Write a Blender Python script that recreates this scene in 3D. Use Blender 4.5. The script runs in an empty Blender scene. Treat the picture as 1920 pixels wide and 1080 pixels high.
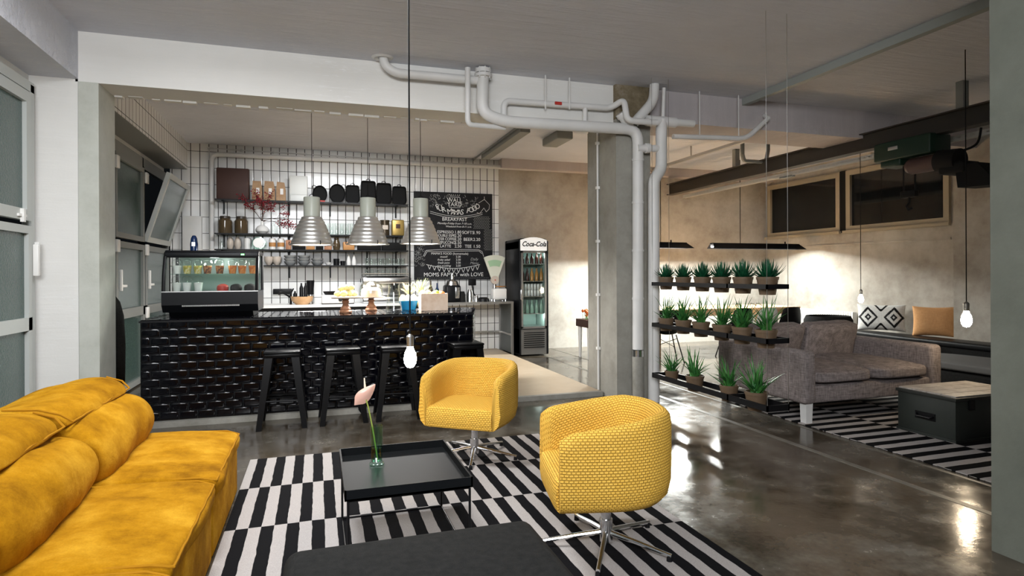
import bpy, bmesh, math, random
from mathutils import Vector, Matrix, noise
PI = math.pi
sc = bpy.context.scene
C = sc.collection
random.seed(7)

# ------------------------------------------------------------------ camera
FPX, YAW, ROLL, HC, V0 = 1131.0, math.radians(17.89), math.radians(.25), 1.35, 514.0
Fw = Vector((math.sin(YAW), math.cos(YAW), 0)); R0 = Vector((math.cos(YAW), -math.sin(YAW), 0)); Z0 = Vector((0, 0, 1))
Uc = Z0*math.cos(ROLL) + R0*math.sin(ROLL); Rc = R0*math.cos(ROLL) - Z0*math.sin(ROLL)
cam = bpy.data.cameras.new('camera'); co = bpy.data.objects.new('camera', cam); C.objects.link(co)
cam.sensor_width = 36; cam.lens = FPX/1920*36; cam.shift_y = -(540-V0)/1920; cam.clip_start = .02
M = Matrix((( Rc.x, Uc.x, -Fw.x, 0), (Rc.y, Uc.y, -Fw.y, 0), (Rc.z, Uc.z, -Fw.z, HC), (0, 0, 0, 1)))
co.matrix_world = M
sc.camera = co

# ------------------------------------------------------------------ view, world, main lights
sc.view_settings.view_transform = 'Standard'; sc.view_settings.look = 'None'
sc.view_settings.exposure = 0.28; sc.view_settings.gamma = 1.0; sc.view_settings.use_curve_mapping = False
sc.cycles.use_denoising = True
sc.cycles.max_bounces = 8; sc.cycles.transparent_max_bounces = 24; sc.cycles.sample_clamp_indirect = 6; sc.cycles.caustics_refractive = False; sc.cycles.caustics_reflective = False
w = bpy.data.worlds.new('night'); sc.world = w; w.use_nodes = True
w.node_tree.nodes['Background'].inputs[0].default_value = (.3, .35, .4, 1)
w.node_tree.nodes['Background'].inputs[1].default_value = .01

def area(name, loc, target, sx, sy, power, col=(1, 1, 1), spread=180):
    l = bpy.data.lights.new(name, 'AREA'); l.shape = 'RECTANGLE'; l.size = sx; l.size_y = sy; l.energy = power; l.color = col
    l.spread = math.radians(spread)
    o = bpy.data.objects.new(name, l); C.objects.link(o); o.location = loc
    o.rotation_euler = (Vector(target)-Vector(loc)).to_track_quat('-Z', 'Y').to_euler(); return o
def point(name, loc, power, col=(1, 1, 1), r=.05):
    l = bpy.data.lights.new(name, 'POINT'); l.energy = power; l.color = col; l.shadow_soft_size = r
    o = bpy.data.objects.new(name, l); C.objects.link(o); o.location = loc; return o
WARM = (1, .82, .62); NEUT = (.955, .975, 1)
area('added_lounge_key_light', (-.6, -1.6, 2.9), (.2, 5.0, 1.5), 2.4, 1.4, 265, NEUT)  # added soft key light behind the camera, without any lamp fixture
area('ceiling_lamp_light_sofa', (-.25, 3.6, 3.28), (-.25, 3.5, 0), 1.0, .3, 88, NEUT)
area('linear_lamp_light_table', (7.5, 8.95, 1.798), (7.5, 8.95, 0), 1.9, .06, 80, (.97, 1, .95))
area('linear_lamp_light_table_far', (5.52, 8.95, 1.798), (5.52, 8.95, 0), 1.05, .06, 240, (.97, 1, .95))

area('added_bar_fill_light', (.4, 7.6, 3.22), (.4, 9.4, 1.0), 1.6, .25, 36, NEUT, 115)  # fill light added behind the beam to brighten tiles and shelves, no real lamp

# ------------------------------------------------------------------ helpers
def ray(u, v): return Fw + Rc*((u-960)/FPX) - Uc*((v-V0)/FPX)
def atY(u, v, y): r = ray(u, v); return Vector((0, 0, HC)) + r*(y/r.y)
def atX(u, v, x): r = ray(u, v); return Vector((0, 0, HC)) + r*(x/r.x)
def atZ(u, v, z=0): r = ray(u, v); return Vector((0, 0, HC)) + r*((z-HC)/r.z)

class B:
    def __init__(s): s.bm = bmesh.new(); s.mi = 0
    def face(s, vs):
        try:
            f = s.bm.faces.new(vs); f.material_index = s.mi; return f
        except ValueError: return None
    def hexa(s, p):   # 8 points: bottom 4 ccw, top 4
        v = [s.bm.verts.new(q) for q in p]
        for a in ((3, 2, 1, 0), (4, 5, 6, 7), (0, 1, 5, 4), (1, 2, 6, 5), (2, 3, 7, 6), (3, 0, 4, 7)): s.face([v[i] for i in a])
        return s
    def bx(s, x0, x1, y0, y1, z0, z1):
        return s.hexa([(x0, y0, z0), (x1, y0, z0), (x1, y1, z0), (x0, y1, z0), (x0, y0, z1), (x1, y0, z1), (x1, y1, z1), (x0, y1, z1)])
    def rb(s, x0, x1, y0, y1, z0, z1, r=.01, seg=3):
        t = bmesh.new(); bmesh.ops.create_cube(t, size=1)
        for v in t.verts: v.co = Vector(((x0+x1)/2+v.co.x*(x1-x0), (y0+y1)/2+v.co.y*(y1-y0), (z0+z1)/2+v.co.z*(z1-z0)))
        bmesh.ops.bevel(t, geom=list(t.edges), offset=min(r, .49*min(x1-x0, y1-y0, z1-z0)), segments=seg, profile=.5, affect='EDGES')
        s.merge(t); return s
    def merge(s, t, mat=None):
        mp = {}
        for v in t.verts: mp[v] = s.bm.verts.new(mat @ v.co if mat else v.co)
        for f in t.faces:
            g = s.face([mp[v] for v in f.verts])
        t.free(); return s
    def ring(s, c, ax, r, n, ref=None):
        ax = Vector(ax).normalized(); a = ref or (Vector((0, 0, 1)) if abs(ax.z) < .9 else Vector((1, 0, 0)))
        u = ax.cross(a).normalized(); v = ax.cross(u)
        return [s.bm.verts.new(Vector(c)+u*(r*math.cos(2*PI*i/n))+v*(r*math.sin(2*PI*i/n))) for i in range(n)]
    def skin(s, rings, cap=True, closed=False, cyc=True):
        n = len(rings[0]); m = len(rings)
        for j in range(m if closed else m-1):
            a, b = rings[j], rings[(j+1) % m]
            for i in range(n if cyc else n-1): s.face([a[i], a[(i+1) % n], b[(i+1) % n], b[i]])
        if cap and not closed: s.face(rings[0][::-1]); s.face(rings[-1])
        return s
    def cyl(s, p0, p1, r0, r1=None, n=16, cap=True):
        p0, p1 = Vector(p0), Vector(p1); r1 = r0 if r1 is None else r1
        return s.skin([s.ring(p0, p1-p0, r0, n), s.ring(p1, p1-p0, r1, n)], cap)
    def tube(s, pts, r, n=10, cap=True, closed=False):
        pts = [Vector(p) for p in pts]; m = len(pts); rr = r if isinstance(r, (list, tuple)) else [r]*m
        T = []
        for i in range(m):
            a = pts[(i-1) % m] if (closed or i) else pts[0]; b = pts[(i+1) % m] if (closed or i < m-1) else pts[-1]
            T.append((b-a).normalized())
        u = T[0].orthogonal().normalized(); rings = []
        for i in range(m):
            u = (u - T[i]*u.dot(T[i])).normalized(); v = T[i].cross(u)
            rings.append([s.bm.verts.new(pts[i]+u*(rr[i]*math.cos(2*PI*k/n))+v*(rr[i]*math.sin(2*PI*k/n))) for k in range(n)])
        return s.skin(rings, cap, closed)
    def lathe(s, prof, n=24, c=(0, 0, 0), cap=True):
        c = Vector(c)
        rings = [[s.bm.verts.new(c+Vector((max(r, 1e-4)*math.cos(2*PI*i/n), max(r, 1e-4)*math.sin(2*PI*i/n), z))) for i in range(n)] for r, z in prof]
        return s.skin(rings, cap)
    def ball(s, c, r, n=12, m=8, sc=(1, 1, 1)):
        c = Vector(c)
        rings = []
        for j in range(m+1):
            a = -PI/2+PI*j/m
            rings.append([s.bm.verts.new(c+Vector((sc[0]*r*max(math.cos(a), .01)*math.cos(2*PI*i/n), sc[1]*r*max(math.cos(a), .01)*math.sin(2*PI*i/n), sc[2]*r*math.sin(a)))) for i in range(n)])
        return s.skin(rings)
    def prism(s, poly, z0, z1, axis='z'):
        f = {'z': lambda a, b, h: (a, b, h), 'y': lambda a, b, h: (a, h, b), 'x': lambda a, b, h: (h, a, b)}[axis]
        A = [s.bm.verts.new(f(a, b, z0)) for a, b in poly]; D = [s.bm.verts.new(f(a, b, z1)) for a, b in poly]
        return s.skin([A, D])

def obj(name, b, mat, parent=None, smooth=True, ang=35, sub=0):
    me = bpy.data.meshes.new(name); bm = b.bm
    bmesh.ops.recalc_face_normals(bm, faces=bm.faces)
    bm.to_mesh(me); bm.free()
    for m in (mat if isinstance(mat, (list, tuple)) else [mat]): me.materials.append(m)
    if smooth:
        for p in me.polygons: p.use_smooth = True
        me.set_sharp_from_angle(angle=math.radians(ang))
    o = bpy.data.objects.new(name, me); C.objects.link(o)
    if parent: o.parent = parent
    if sub:
        md = o.modifiers.new('sub', 'SUBSURF'); md.levels = sub; md.render_levels = sub
    return o
def tag(o, label, cat, group=None, kind=None):
    o['label'] = label; o['category'] = cat
    if group: o['group'] = group
    if kind: o['kind'] = kind
    return o
def thing(name, label, cat, loc=(0, 0, 0), rz=0, group=None):
    o = bpy.data.objects.new(name, None); C.objects.link(o); o.location = loc; o.rotation_euler = (0, 0, rz); o.empty_display_size = .1
    return tag(o, label, cat, group)
def struct(name, b, mat, parent=None, smooth=False):
    o = obj(name, b, mat, parent, smooth)
    if not parent: o['kind'] = 'structure'
    return o
def dup(root, loc, rz=0, label=None, group=None, scale=None):
    r = root.copy(); C.objects.link(r); r.location = loc; r.rotation_euler = (0, 0, rz)
    if label: r['label'] = label
    if group: r['group'] = group
    if scale: r.scale = scale if isinstance(scale, tuple) else (scale,)*3
    for ch in list(root.children):
        c = ch.copy(); C.objects.link(c); c.parent = r
        for g in list(ch.children):
            d = g.copy(); C.objects.link(d); d.parent = c
    return r

# ------------------------------------------------------------------ materials
def mat(name, col, rough=.5, metal=0, spec=.5, emis=None, es=0, trans=0, ior=1.45, alpha=1, sheen=0, coat=0):
    m = bpy.data.materials.new(name); m.use_nodes = True; p = m.node_tree.nodes['Principled BSDF']
    p.inputs['Base Color'].default_value = (*col, 1); p.inputs['Roughness'].default_value = rough; p.inputs['Metallic'].default_value = metal
    p.inputs['Specular IOR Level'].default_value = spec; p.inputs['IOR'].default_value = ior
    p.inputs['Transmission Weight'].default_value = trans; p.inputs['Alpha'].default_value = alpha
    p.inputs['Sheen Weight'].default_value = sheen; p.inputs['Coat Weight'].default_value = coat
    if emis: p.inputs['Emission Color'].default_value = (*emis, 1); p.inputs['Emission Strength'].default_value = es
    return m
class N:
    def __init__(s, m): s.m = m; s.t = m.node_tree; s.p = s.t.nodes['Principled BSDF']; s.tc = s.new('ShaderNodeTexCoord')
    def new(s, k, **kw):
        n = s.t.nodes.new(k)
        for a, b in kw.items():
            if a.startswith('i_'):
                key = a[2:].replace('_', ' '); n.inputs[int(key) if key.isdigit() else key].default_value = b
            else: setattr(n, a, b)
        return n
    def l(s, a, b): s.t.links.new(a, b)
    def coords(s, scale=(1, 1, 1), src='Object', rot=(0, 0, 0)):
        mp = s.new('ShaderNodeMapping'); mp.inputs['Scale'].default_value = scale; mp.inputs['Rotation'].default_value = rot
        s.l(s.tc.outputs[src], mp.inputs[0]); return mp.outputs[0]
    def noise(s, scale, vec, detail=4, rough=.55):
        n = s.new('ShaderNodeTexNoise'); n.inputs['Scale'].default_value = scale; n.inputs['Detail'].default_value = detail
        n.inputs['Roughness'].default_value = rough; s.l(vec, n.inputs['Vector']); return n.outputs['Fac']
    def ramp(s, fac, stops):
        r = s.new('ShaderNodeValToRGB'); e = r.color_ramp.elements
        while len(e) < len(stops): e.new(.5)
        for k, (p, c) in enumerate(stops):
            e[k].position = p; e[k].color = (*c, 1) if isinstance(c, tuple) else (c, c, c, 1)
        s.l(fac, r.inputs[0]); return r.outputs[0]
    def mix(s, fac, a, b, mode='MIX'):
        n = s.new('ShaderNodeMix'); n.data_type = 'RGBA'; n.blend_type = mode
        for i, val in ((0, fac), (6, a), (7, b)):
            sock = n.inputs[i]
            if hasattr(val, 'links'): s.l(val, sock)
            elif i == 0: sock.default_value = val
            else: sock.default_value = (*val, 1) if isinstance(val, tuple) else (val, val, val, 1)
        return n.outputs[2]
    def bump(s, h, strength=.3, dist=.01, chain=None):
        b = s.new('ShaderNodeBump'); b.inputs['Strength'].default_value = strength; b.inputs['Distance'].default_value = dist
        s.l(h, b.inputs['Height'])
        if chain: s.l(chain, b.inputs['Normal'])
        return b.outputs[0]
    def set(s, color=None, rough=None, normal=None):
        if color is not None: s.l(color, s.p.inputs['Base Color'])
        if rough is not None: s.l(rough, s.p.inputs['Roughness'])
        if normal is not None: s.l(normal, s.p.inputs['Normal'])
        return s.m

def boarded(name, c0, c1, axis='x', bumpk=.5):
    m = mat(name, c0, .75); n = N(m)
    sv = (1.2, 14, 14) if axis == 'x' else ((14, 1.2, 14) if axis == 'y' else (14, 14, 1.0))
    v = n.coords(sv); streak = n.noise(1.0, v, 6, .7)
    v2 = n.coords((1, 1, 1)); bl = n.noise(1.1, v2, 3)
    col = n.mix(n.ramp(bl, [(.3, 0.), (.7, 1.)]), c0, c1)
    col = n.mix(.12, col, streak, 'OVERLAY')
    b = n.bump(n.ramp(streak, [(.45, 0.), (.72, 1.)]), bumpk, .012)
    rv = n.coords((.35, 9, 9) if axis == 'x' else (9, .35, 9)); rn = n.noise(1.0, rv, 5, .75)
    ridge = n.ramp(rn, [(.495, 0.), (.50, 1.), (.505, 0.)]); gate = n.ramp(n.noise(.8, v2, 3), [(.5, 0.), (.62, 1.)])
    rg = n.new('ShaderNodeMath', operation='MULTIPLY'); n.l(ridge, rg.inputs[0]); n.l(gate, rg.inputs[1])
    col = n.mix(rg.outputs[0], col, (min(.85, c0[0]*1.35),)*3)
    fine = n.noise(60, v2, 3)
    return n.set(col, None, n.bump(fine, .12, .004, b))
M_ceil = boarded('painted_board_concrete', (.69, .705, .76), (.61, .625, .68), 'x', .8)
M_white = boarded('white_painted_plaster', (.78, .77, .74), (.70, .69, .66), 'x', .1)
M_beamR = boarded('greyish_painted_concrete', (.52, .48, .48), (.40, .37, .38), 'z', .12)
def patchy(name, cols, scale=1.2, rough=.8, bumpk=.25, spec=.3):
    m = mat(name, cols[0], rough, spec=spec); n = N(m); v = n.coords()
    a = n.noise(scale, v, 8, .62); b = n.noise(scale*4.3, v, 6, .7)
    k = n.mix(.35, a, b)
    col = n.ramp(k, [(.32, cols[0]), (.5, cols[1]), (.68, cols[2])])
    return n.set(col, None, n.bump(b, bumpk, .01))
M_conc = patchy('raw_concrete', [(.20, .19, .165), (.30, .29, .255), (.38, .37, .33)], 1.5)
M_wallc = patchy('stained_plaster_wall', [(.23, .20, .165), (.40, .375, .335), (.54, .525, .485)], .9, .8, .2)
M_pillar = patchy('light_concrete_pillar', [(.42, .43, .38), (.50, .51, .46), (.56, .57, .52)], 2.0)
M_pilR = patchy('green_grey_pillar', [(.09, .097, .08), (.115, .122, .10), (.14, .148, .125)], 1.5, .6)
M_dkconc = patchy('weathered_concrete', [(.10, .08, .045), (.20, .16, .10), (.34, .31, .26)], 4)

def floor_mat():
    m = mat('polished_concrete', (.1, .1, .1), .3, spec=.5); n = N(m); v = n.coords()
    a = n.noise(.9, v, 8, .6); b = n.noise(3.4, v, 8, .65); c = n.noise(30, v, 4, .6)
    k = n.mix(.45, a, b)
    col = n.ramp(k, [(.36, (.030, .022, .014)), (.48, (.070, .056, .040)), (.58, (.115, .102, .082)), (.70, (.20, .19, .17))])
    col = n.mix(.25, col, n.ramp(c, [(.35, .25), (.65, .75)]), 'OVERLAY')
    r = n.ramp(n.mix(.4, b, a), [(.36, .07), (.50, .16), (.64, .36)])
    return n.set(col, r, n.bump(n.mix(.25, b, c), .10, .012))
M_floor = floor_mat()
M_tan = patchy('beige_screed', [(.40, .31, .215), (.47, .375, .27), (.52, .425, .32)], 1.4, .45, .05)
M_kerb = patchy('kerb_concrete', [(.20, .19, .16), (.28, .27, .24), (.36, .35, .31)], 3)
M_strip = patchy('floor_channel', [(.09, .085, .07), (.13, .12, .10), (.17, .16, .14)], 2.5, .35, .1, .5)

def tile_wall():
    m = mat('white_wall_tiles', (.85, .85, .84), .15, spec=.5); n = N(m)
    sp = n.new('ShaderNodeSeparateXYZ'); n.l(n.tc.outputs['Object'], sp.inputs[0])
    def grid(sock, pitch, off, w):
        a = n.new('ShaderNodeMath', operation='ADD'); n.l(sock, a.inputs[0]); a.inputs[1].default_value = off+50*pitch
        d = n.new('ShaderNodeMath', operation='PINGPONG'); n.l(a.outputs[0], d.inputs[0]); d.inputs[1].default_value = pitch/2
        g = n.new('ShaderNodeMath', operation='LESS_THAN'); n.l(d.outputs[0], g.inputs[0]); g.inputs[1].default_value = w
        s2 = n.new('ShaderNodeMapRange'); n.l(d.outputs[0], s2.inputs[0]); s2.inputs[1].default_value = w*.6; s2.inputs[2].default_value = w*2.2
        return g.outputs[0], s2.outputs[0]
    ad = n.new('ShaderNodeMath', operation='ADD'); n.l(sp.outputs[0], ad.inputs[0]); n.l(sp.outputs[1], ad.inputs[1])
    g1, h1 = grid(ad.outputs[0], .126, 1.443-10.2, .0055)
    g2, h2 = grid(sp.outputs[2], .25, -3.242+.25*13, .0038)
    mx = n.new('ShaderNodeMath', operation='MAXIMUM'); n.l(g1, mx.inputs[0]); n.l(g2, mx.inputs[1])
    mn = n.new('ShaderNodeMath', operation='MINIMUM'); n.l(h1, mn.inputs[0]); n.l(h2, mn.inputs[1])
    var = n.noise(3, n.coords(), 2)
    base = n.ramp(var, [(.3, (.78, .78, .77)), (.7, (.88, .88, .86))])
    return n.set(n.mix(mx.outputs[0], base, (.035, .033, .03)), n.ramp(mx.outputs[0], [(0, .14), (1, .8)]), n.bump(mn.outputs[0], .5, .004))
M_tile = tile_wall()
M_blk = mat('black_glazed_tile', (.0015, .0015, .003), .09, spec=.42)
nb = N(M_blk); nb.set(None, None, nb.bump(nb.noise(22, nb.coords(), 2), .05, .004))
M_grout = mat('dark_grout', (.012, .012, .012), .8)
M_black = mat('black_powder_coat', (.006, .006, .007), .4, spec=.25)
M_blackm = mat('matt_black', (.007, .007, .007), .7, spec=.2)
M_satin = mat('satin_black_metal', (.006, .0065, .008), .35, spec=.22)
M_chrome = mat('chrome', (.78, .79, .80), .2, 1)
M_alu = mat('spun_aluminium', (.82, .81, .79), .36, .85)
M_steel = mat('brushed_steel', (.50, .50, .49), .35, 1)
M_frame = mat('grey_painted_frame', (.50, .52, .50), .45)
M_framed = mat('dull_grey_frame', (.22, .23, .22), .5)
M_pipe = mat('painted_pipe', (.66, .66, .65), .45)
npi = N(M_pipe); npi.set(npi.ramp(npi.noise(3, npi.coords(), 4), [(.3, (.62, .62, .60)), (.7, (.72, .71, .70))]), None, npi.bump(npi.noise(9, npi.coords(), 3), .15, .01))
M_enamel = mat('sage_grey_enamel', (.52, .55, .48), .35)
M_winframe = mat('beige_window_frame', (.33, .29, .22), .55)
def rippled_glass():
    m = mat('textured_glass', (.05, .085, .075), .12, spec=.7, alpha=1); n = N(m)
    return n.set(None, None, n.bump(n.noise(70, n.coords(), 2), .35, .006))
M_glassw = rippled_glass()
M_night = mat('dark_window_glass', (.006, .008, .010), .05, spec=.5)
def thin_glass(name, tint, refl=.9):
    m = bpy.data.materials.new(name); m.use_nodes = True; t_ = m.node_tree; t_.nodes.remove(t_.nodes['Principled BSDF'])
    tr = t_.nodes.new('ShaderNodeBsdfTransparent'); tr.inputs[0].default_value = (*tint, 1)
    gl_ = t_.nodes.new('ShaderNodeBsdfGlossy'); gl_.inputs['Roughness'].default_value = .03; gl_.inputs[0].default_value = (refl,)*3+(1,)
    fa = t_.nodes.new('ShaderNodeLayerWeight'); fa.inputs[0].default_value = .5; pw_ = t_.nodes.new('ShaderNodeMath'); pw_.operation = 'POWER'; pw_.inputs[1].default_value = 3.5; lw = t_.nodes.new('ShaderNodeMath'); lw.operation = 'MULTIPLY_ADD'; lw.inputs[1].default_value = .55; lw.inputs[2].default_value = .045; t_.links.new(fa.outputs['Facing'], pw_.inputs[0]); t_.links.new(pw_.outputs[0], lw.inputs[0]); mx = t_.nodes.new('ShaderNodeMixShader')
    t_.links.new(lw.outputs[0], mx.inputs[0]); t_.links.new(tr.outputs[0], mx.inputs[1]); t_.links.new(gl_.outputs[0], mx.inputs[2])
    t_.links.new(mx.outputs[0], t_.nodes['Material Output'].inputs[0]); return m
M_glass = thin_glass('clear_glass', (.95, .97, .96))
M_glassg = thin_glass('green_tinted_glass', (.80, .95, .88))
M_glassb = mat('brown_glass', (.13, .09, .05), .08, trans=.35)
def velvet():
    m = mat('mustard_velvet', (.70, .36, .02), .95, spec=.05); n = N(m); v = n.coords()
    a = n.noise(4, v, 6, .65); b = n.noise(160, v, 2)
    col = n.ramp(a, [(.30, (.21, .088, .003)), (.5, (.385, .18, .007)), (.70, (.55, .295, .022))])
    col = n.mix(.18, col, b, 'OVERLAY')
    return n.set(col, None, n.bump(b, .10, .002, n.bump(a, .5, .03)))
M_velvet = velvet()
M_vpipe = mat('mustard_piping', (.36, .165, .010), .9, spec=.05)
def woven(name, c0, c1, su, sv, k=.8):
    m = mat(name, c0, .8, spec=.15); n = N(m); v = n.coords((su, sv, 1), 'UV')
    br = n.new('ShaderNodeTexBrick'); br.offset = .5
    n.l(v, br.inputs['Vector']); br.inputs['Color1'].default_value = (*c0, 1); br.inputs['Color2'].default_value = (*c1, 1)
    br.inputs['Mortar'].default_value = (c0[0]*.90, c0[1]*.84, c0[2]*.75, 1)
    br.inputs['Scale'].default_value = 1; br.inputs['Mortar Size'].default_value = .13; br.inputs['Mortar Smooth'].default_value = 1.0
    br.inputs['Brick Width'].default_value = .95; br.inputs['Row Height'].default_value = .6
    inv = n.ramp(br.outputs['Fac'], [(0, 1.), (1, 0.)])
    return n.set(br.outputs['Color'], None, n.bump(inv, k, .010))
M_weave = woven('yellow_woven_wool', (.80, .47, .075), (.82, .50, .09), 46, 46)
def cloth(name, c0, c1, scale=220, k=.25, rough=.9):
    m = mat(name, c0, rough, spec=.15); n = N(m)
    a = n.noise(1.0, n.coords((scale, scale, scale*.12)), 2); b = n.noise(1.0, n.coords((scale*.12, scale*.12, scale)), 2)
    return n.set(n.ramp(n.mix(.5, a, b), [(.35, c0), (.65, c1)]), None, n.bump(n.mix(.5, a, b), k, .003))
M_grey = cloth('grey_brown_tweed', (.125, .105, .10), (.31, .265, .255), 120)
M_char = cloth('charcoal_felt', (.007, .008, .008), (.018, .018, .0175), 260)
M_dkcloth = cloth('black_cloth', (.006, .006, .006), (.02, .02, .02), 200)
M_wood = patchy('pale_oak', [(.50, .28, .13), (.62, .38, .20), (.72, .48, .28)], 3, .45, .05)
M_woodd = patchy('turned_wood', [(.28, .12, .06), (.42, .20, .11), (.50, .27, .16)], 8, .4, .05)
M_crate = patchy('pale_crate_wood', [(.66, .46, .32), (.78, .60, .46), (.84, .68, .55)], 5, .6, .05)
M_kraft = patchy('kraft_paper', [(.34, .20, .11), (.44, .28, .16), (.52, .34, .21)], 9, .7, .3)
M_terr = mat('brown_plastic_pot', (.12, .078, .045), .55)
def leafm(name, c0, c1):
    m = mat(name, c0, .35, spec=.5); n = N(m); return n.set(n.ramp(n.noise(14, n.coords(), 2), [(.35, c0), (.65, c1)]))
M_leaf = leafm('aloe_leaf', (.02, .11, .025), (.07, .24, .05))
M_leafd = leafm('agave_leaf', (.004, .045, .02), (.012, .11, .045))
M_soil = mat('potting_soil', (.03, .02, .012), .9)
M_paper = mat('white_paper', (.85, .84, .82), .7)
M_white2 = mat('white_glaze', (.82, .81, .78), .25)
M_greyc = mat('grey_stoneware', (.26, .27, .27), .4)
M_cream = mat('cream_glaze', (.55, .48, .41), .35)
M_red = mat('red', (.45, .03, .02), .5)
M_orange = mat('orange', (.70, .16, .03), .5)
M_yel = mat('pale_yellow', (.88, .78, .36), .5)
M_green = mat('green', (.25, .42, .08), .5)
M_lime = mat('yellow_green_leaf', (.50, .58, .26), .5)
M_gold = mat('gold_tin', (.42, .29, .09), .35, .6)
M_blue = mat('blue_ceramic', (.01, .20, .42), .25)
M_navy = mat('navy_bottle', (.01, .03, .10), .2)
M_brownb = mat('dark_brown_leatherette', (.055, .022, .015), .6)
M_copper = mat('copper_label', (.50, .24, .08), .45)
M_chalk = mat('chalk', (.80, .80, .78), .9)
M_chalkg = mat('faint_chalk', (.38, .39, .38), .9)
M_board = patchy('chalkboard', [(.008, .008, .010), (.014, .014, .016), (.026, .026, .028)], 5, .7, .02)
def emit(name, col, s): return mat(name, (.8, .8, .8), .5, emis=col, es=s)
M_bulb = emit('glowing_bulb', (1, .80, .55), 90)
M_bulb2 = emit('glowing_bulb_small', (1, .84, .66), 45)
M_tube = emit('lamp_tube', (1, .97, .9), 30)
M_rim = mat('opal_lamp_glass', (.95, .95, .93), .3, emis=(1, .98, .95), es=2.5)
M_led = emit('green_led', (.02, .8, .05), 3)
M_caselight = emit('cold_case_light', (.8, 1, .9), 6)

# ------------------------------------------------------------------ the room
CZ, YW, XR, XL = 3.36, 10.2, 8.8, -2.15
b = B(); b.bx(-2.6, 9.2, -3.2, 10.6, -.12, 0); struct('floor', b, M_floor)
b = B(); b.bx(-1.5, 3.0, 6.10, 10.2, 0, .045); o = struct('trim_bar_floor', b, M_tan)
b = B(); b.bx(-2.15, 3.0, 6.04, 6.10, 0, .05); struct('trim_bar_kerb', b, M_kerb)
b = B(); b.bx(3.55, 3.60, -1, 10.2, -.01, .002); b.bx(4.02, 4.05, -1, 10.2, -.01, .002); struct('trim_floor_joint', b, M_strip)
b = B(); b.bx(-2.6, 9.2, -3.2, 10.6, CZ, CZ+.2); struct('ceiling', b, M_ceil)
b = B(); b.bx(-2.1, 3.05, YW, YW+.2, 0, CZ); struct('wall_back', b, M_tile)
b = B(); b.bx(3.05, 9.0, YW+.02, YW+.2, 0, CZ); struct('wall_back_concrete', b, M_wallc)
b = B(); b.bx(-2.6, 9.2, -3.2, -3.0, 0, CZ); struct('wall_front', b, mat('dark_front_wall', (.10, .10, .10), .8))
# right wall with two dark windows
b = B(); b.bx(XR, XR+.3, -3, YW+.2, 0, 2.09); b.bx(XR, XR+.3, -3, YW+.2, 3.12, CZ); b.bx(XR, XR+.3, -3, 6.40, 2.09, 3.12)
struct('wall_right', b, M_wallc)
for k, (y0, y1) in enumerate(((8.33, 10.12), (6.40, 8.20))):
    b = B(); t = .085
    b.bx(XR-.05, XR+.05, y0, y1, 2.07, 2.07+t); b.bx(XR-.05, XR+.05, y0, y1, 3.12-t, 3.12)
    b.bx(XR-.05, XR+.05, y0, y0+t, 2.07+t, 3.12-t); b.bx(XR-.05, XR+.05, y1-t, y1, 2.07+t, 3.12-t)
    fr = struct('window_%d' % (k+1), b, M_winframe)
    b = B(); b.bx(XR+.0, XR+.02, y0+t, y1-t, 2.07+t, 3.12-t); obj('window_pane', b, M_night, fr, False)
    b = B(); b.bx(XR-.10, XR-.05, y0-.03, y1+.03, 2.03, 2.08); obj('window_sill', b, M_winframe, fr, False)
b = B(); b.bx(XR-.04, XR, 8.20, 8.33, 2.05, 3.13); struct('trim_window_post', b, M_blackm)
b = B(); b.bx(8.45, XR, 5.50, 6.12, 0, CZ); struct('wall_right_pilaster', b, M_wallc)
b = B(); b.bx(XR-.02, XR, 6.40, 10.1, 1.83, 1.86); struct('trim_wall_ledge', b, M_wallc)

# cross beam, left beam, columns
b = B(); b.bx(-1.88, 3.02, 5.80, 6.20, 2.945, CZ)
struct('ceiling_beam_cross', b, M_white)
b = B()   # chipped plaster edge along the underside of the beam
random.seed(3); x = -1.7
while x < 1.6:
    w_ = random.uniform(.03, .16); h = random.uniform(.004, .022)
    b.bx(x, x+w_, 6.15+random.uniform(-.02, .02), 6.21, 2.945-h, 2.95); x += w_+random.uniform(0, .08)
struct('trim_chipped_plaster', b, M_white)
b = B(); b.bx(3.40, XR, 5.80, 6.42, 3.02, CZ); struct('ceiling_beam_right', b, M_beamR)
b = B(); b.bx(3.05, XR, 10.0, 10.22, 3.20, CZ); struct('ceiling_beam_back', b, M_beamR)
b = B(); b.bx(XL-.3, -1.86, -3, 5.80, 2.965, CZ); struct('ceiling_beam_left', b, M_ceil)
b = B(); b.bx(XL-.3, -1.868, 6.2, YW, 2.955, CZ); struct('wall_bar_soffit', b, M_framed)
b = B(); b.bx(-1.868, -1.86, 6.2, YW, 2.955, CZ); struct('wall_bar_soffit_tiles', b, M_tile)
b = B(); b.bx(XL-.1, -1.862, 5.80, 6.20, 0, 2.97); struct('wall_left_return', b, M_white)
b = B(); b.bx(-1.858, -1.714, 5.79, 6.21, 0, 2.945); struct('wall_left_pillar', b, M_pillar)
b = B(); b.bx(3.018, 3.43, 5.742, 6.45, 0, 2.99); 
struct('wall_centre_column', b, M_conc)
b = B(); b.bx(3.018, 3.43, 5.745, 6.43, 2.99, CZ); struct('wall_centre_column_head', b, M_dkconc)
b = B(); b.bx(3.105, 3.55, 1.35, 2.07, 0, CZ); struct('wall_right_pillar', b, M_pilR)

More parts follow.
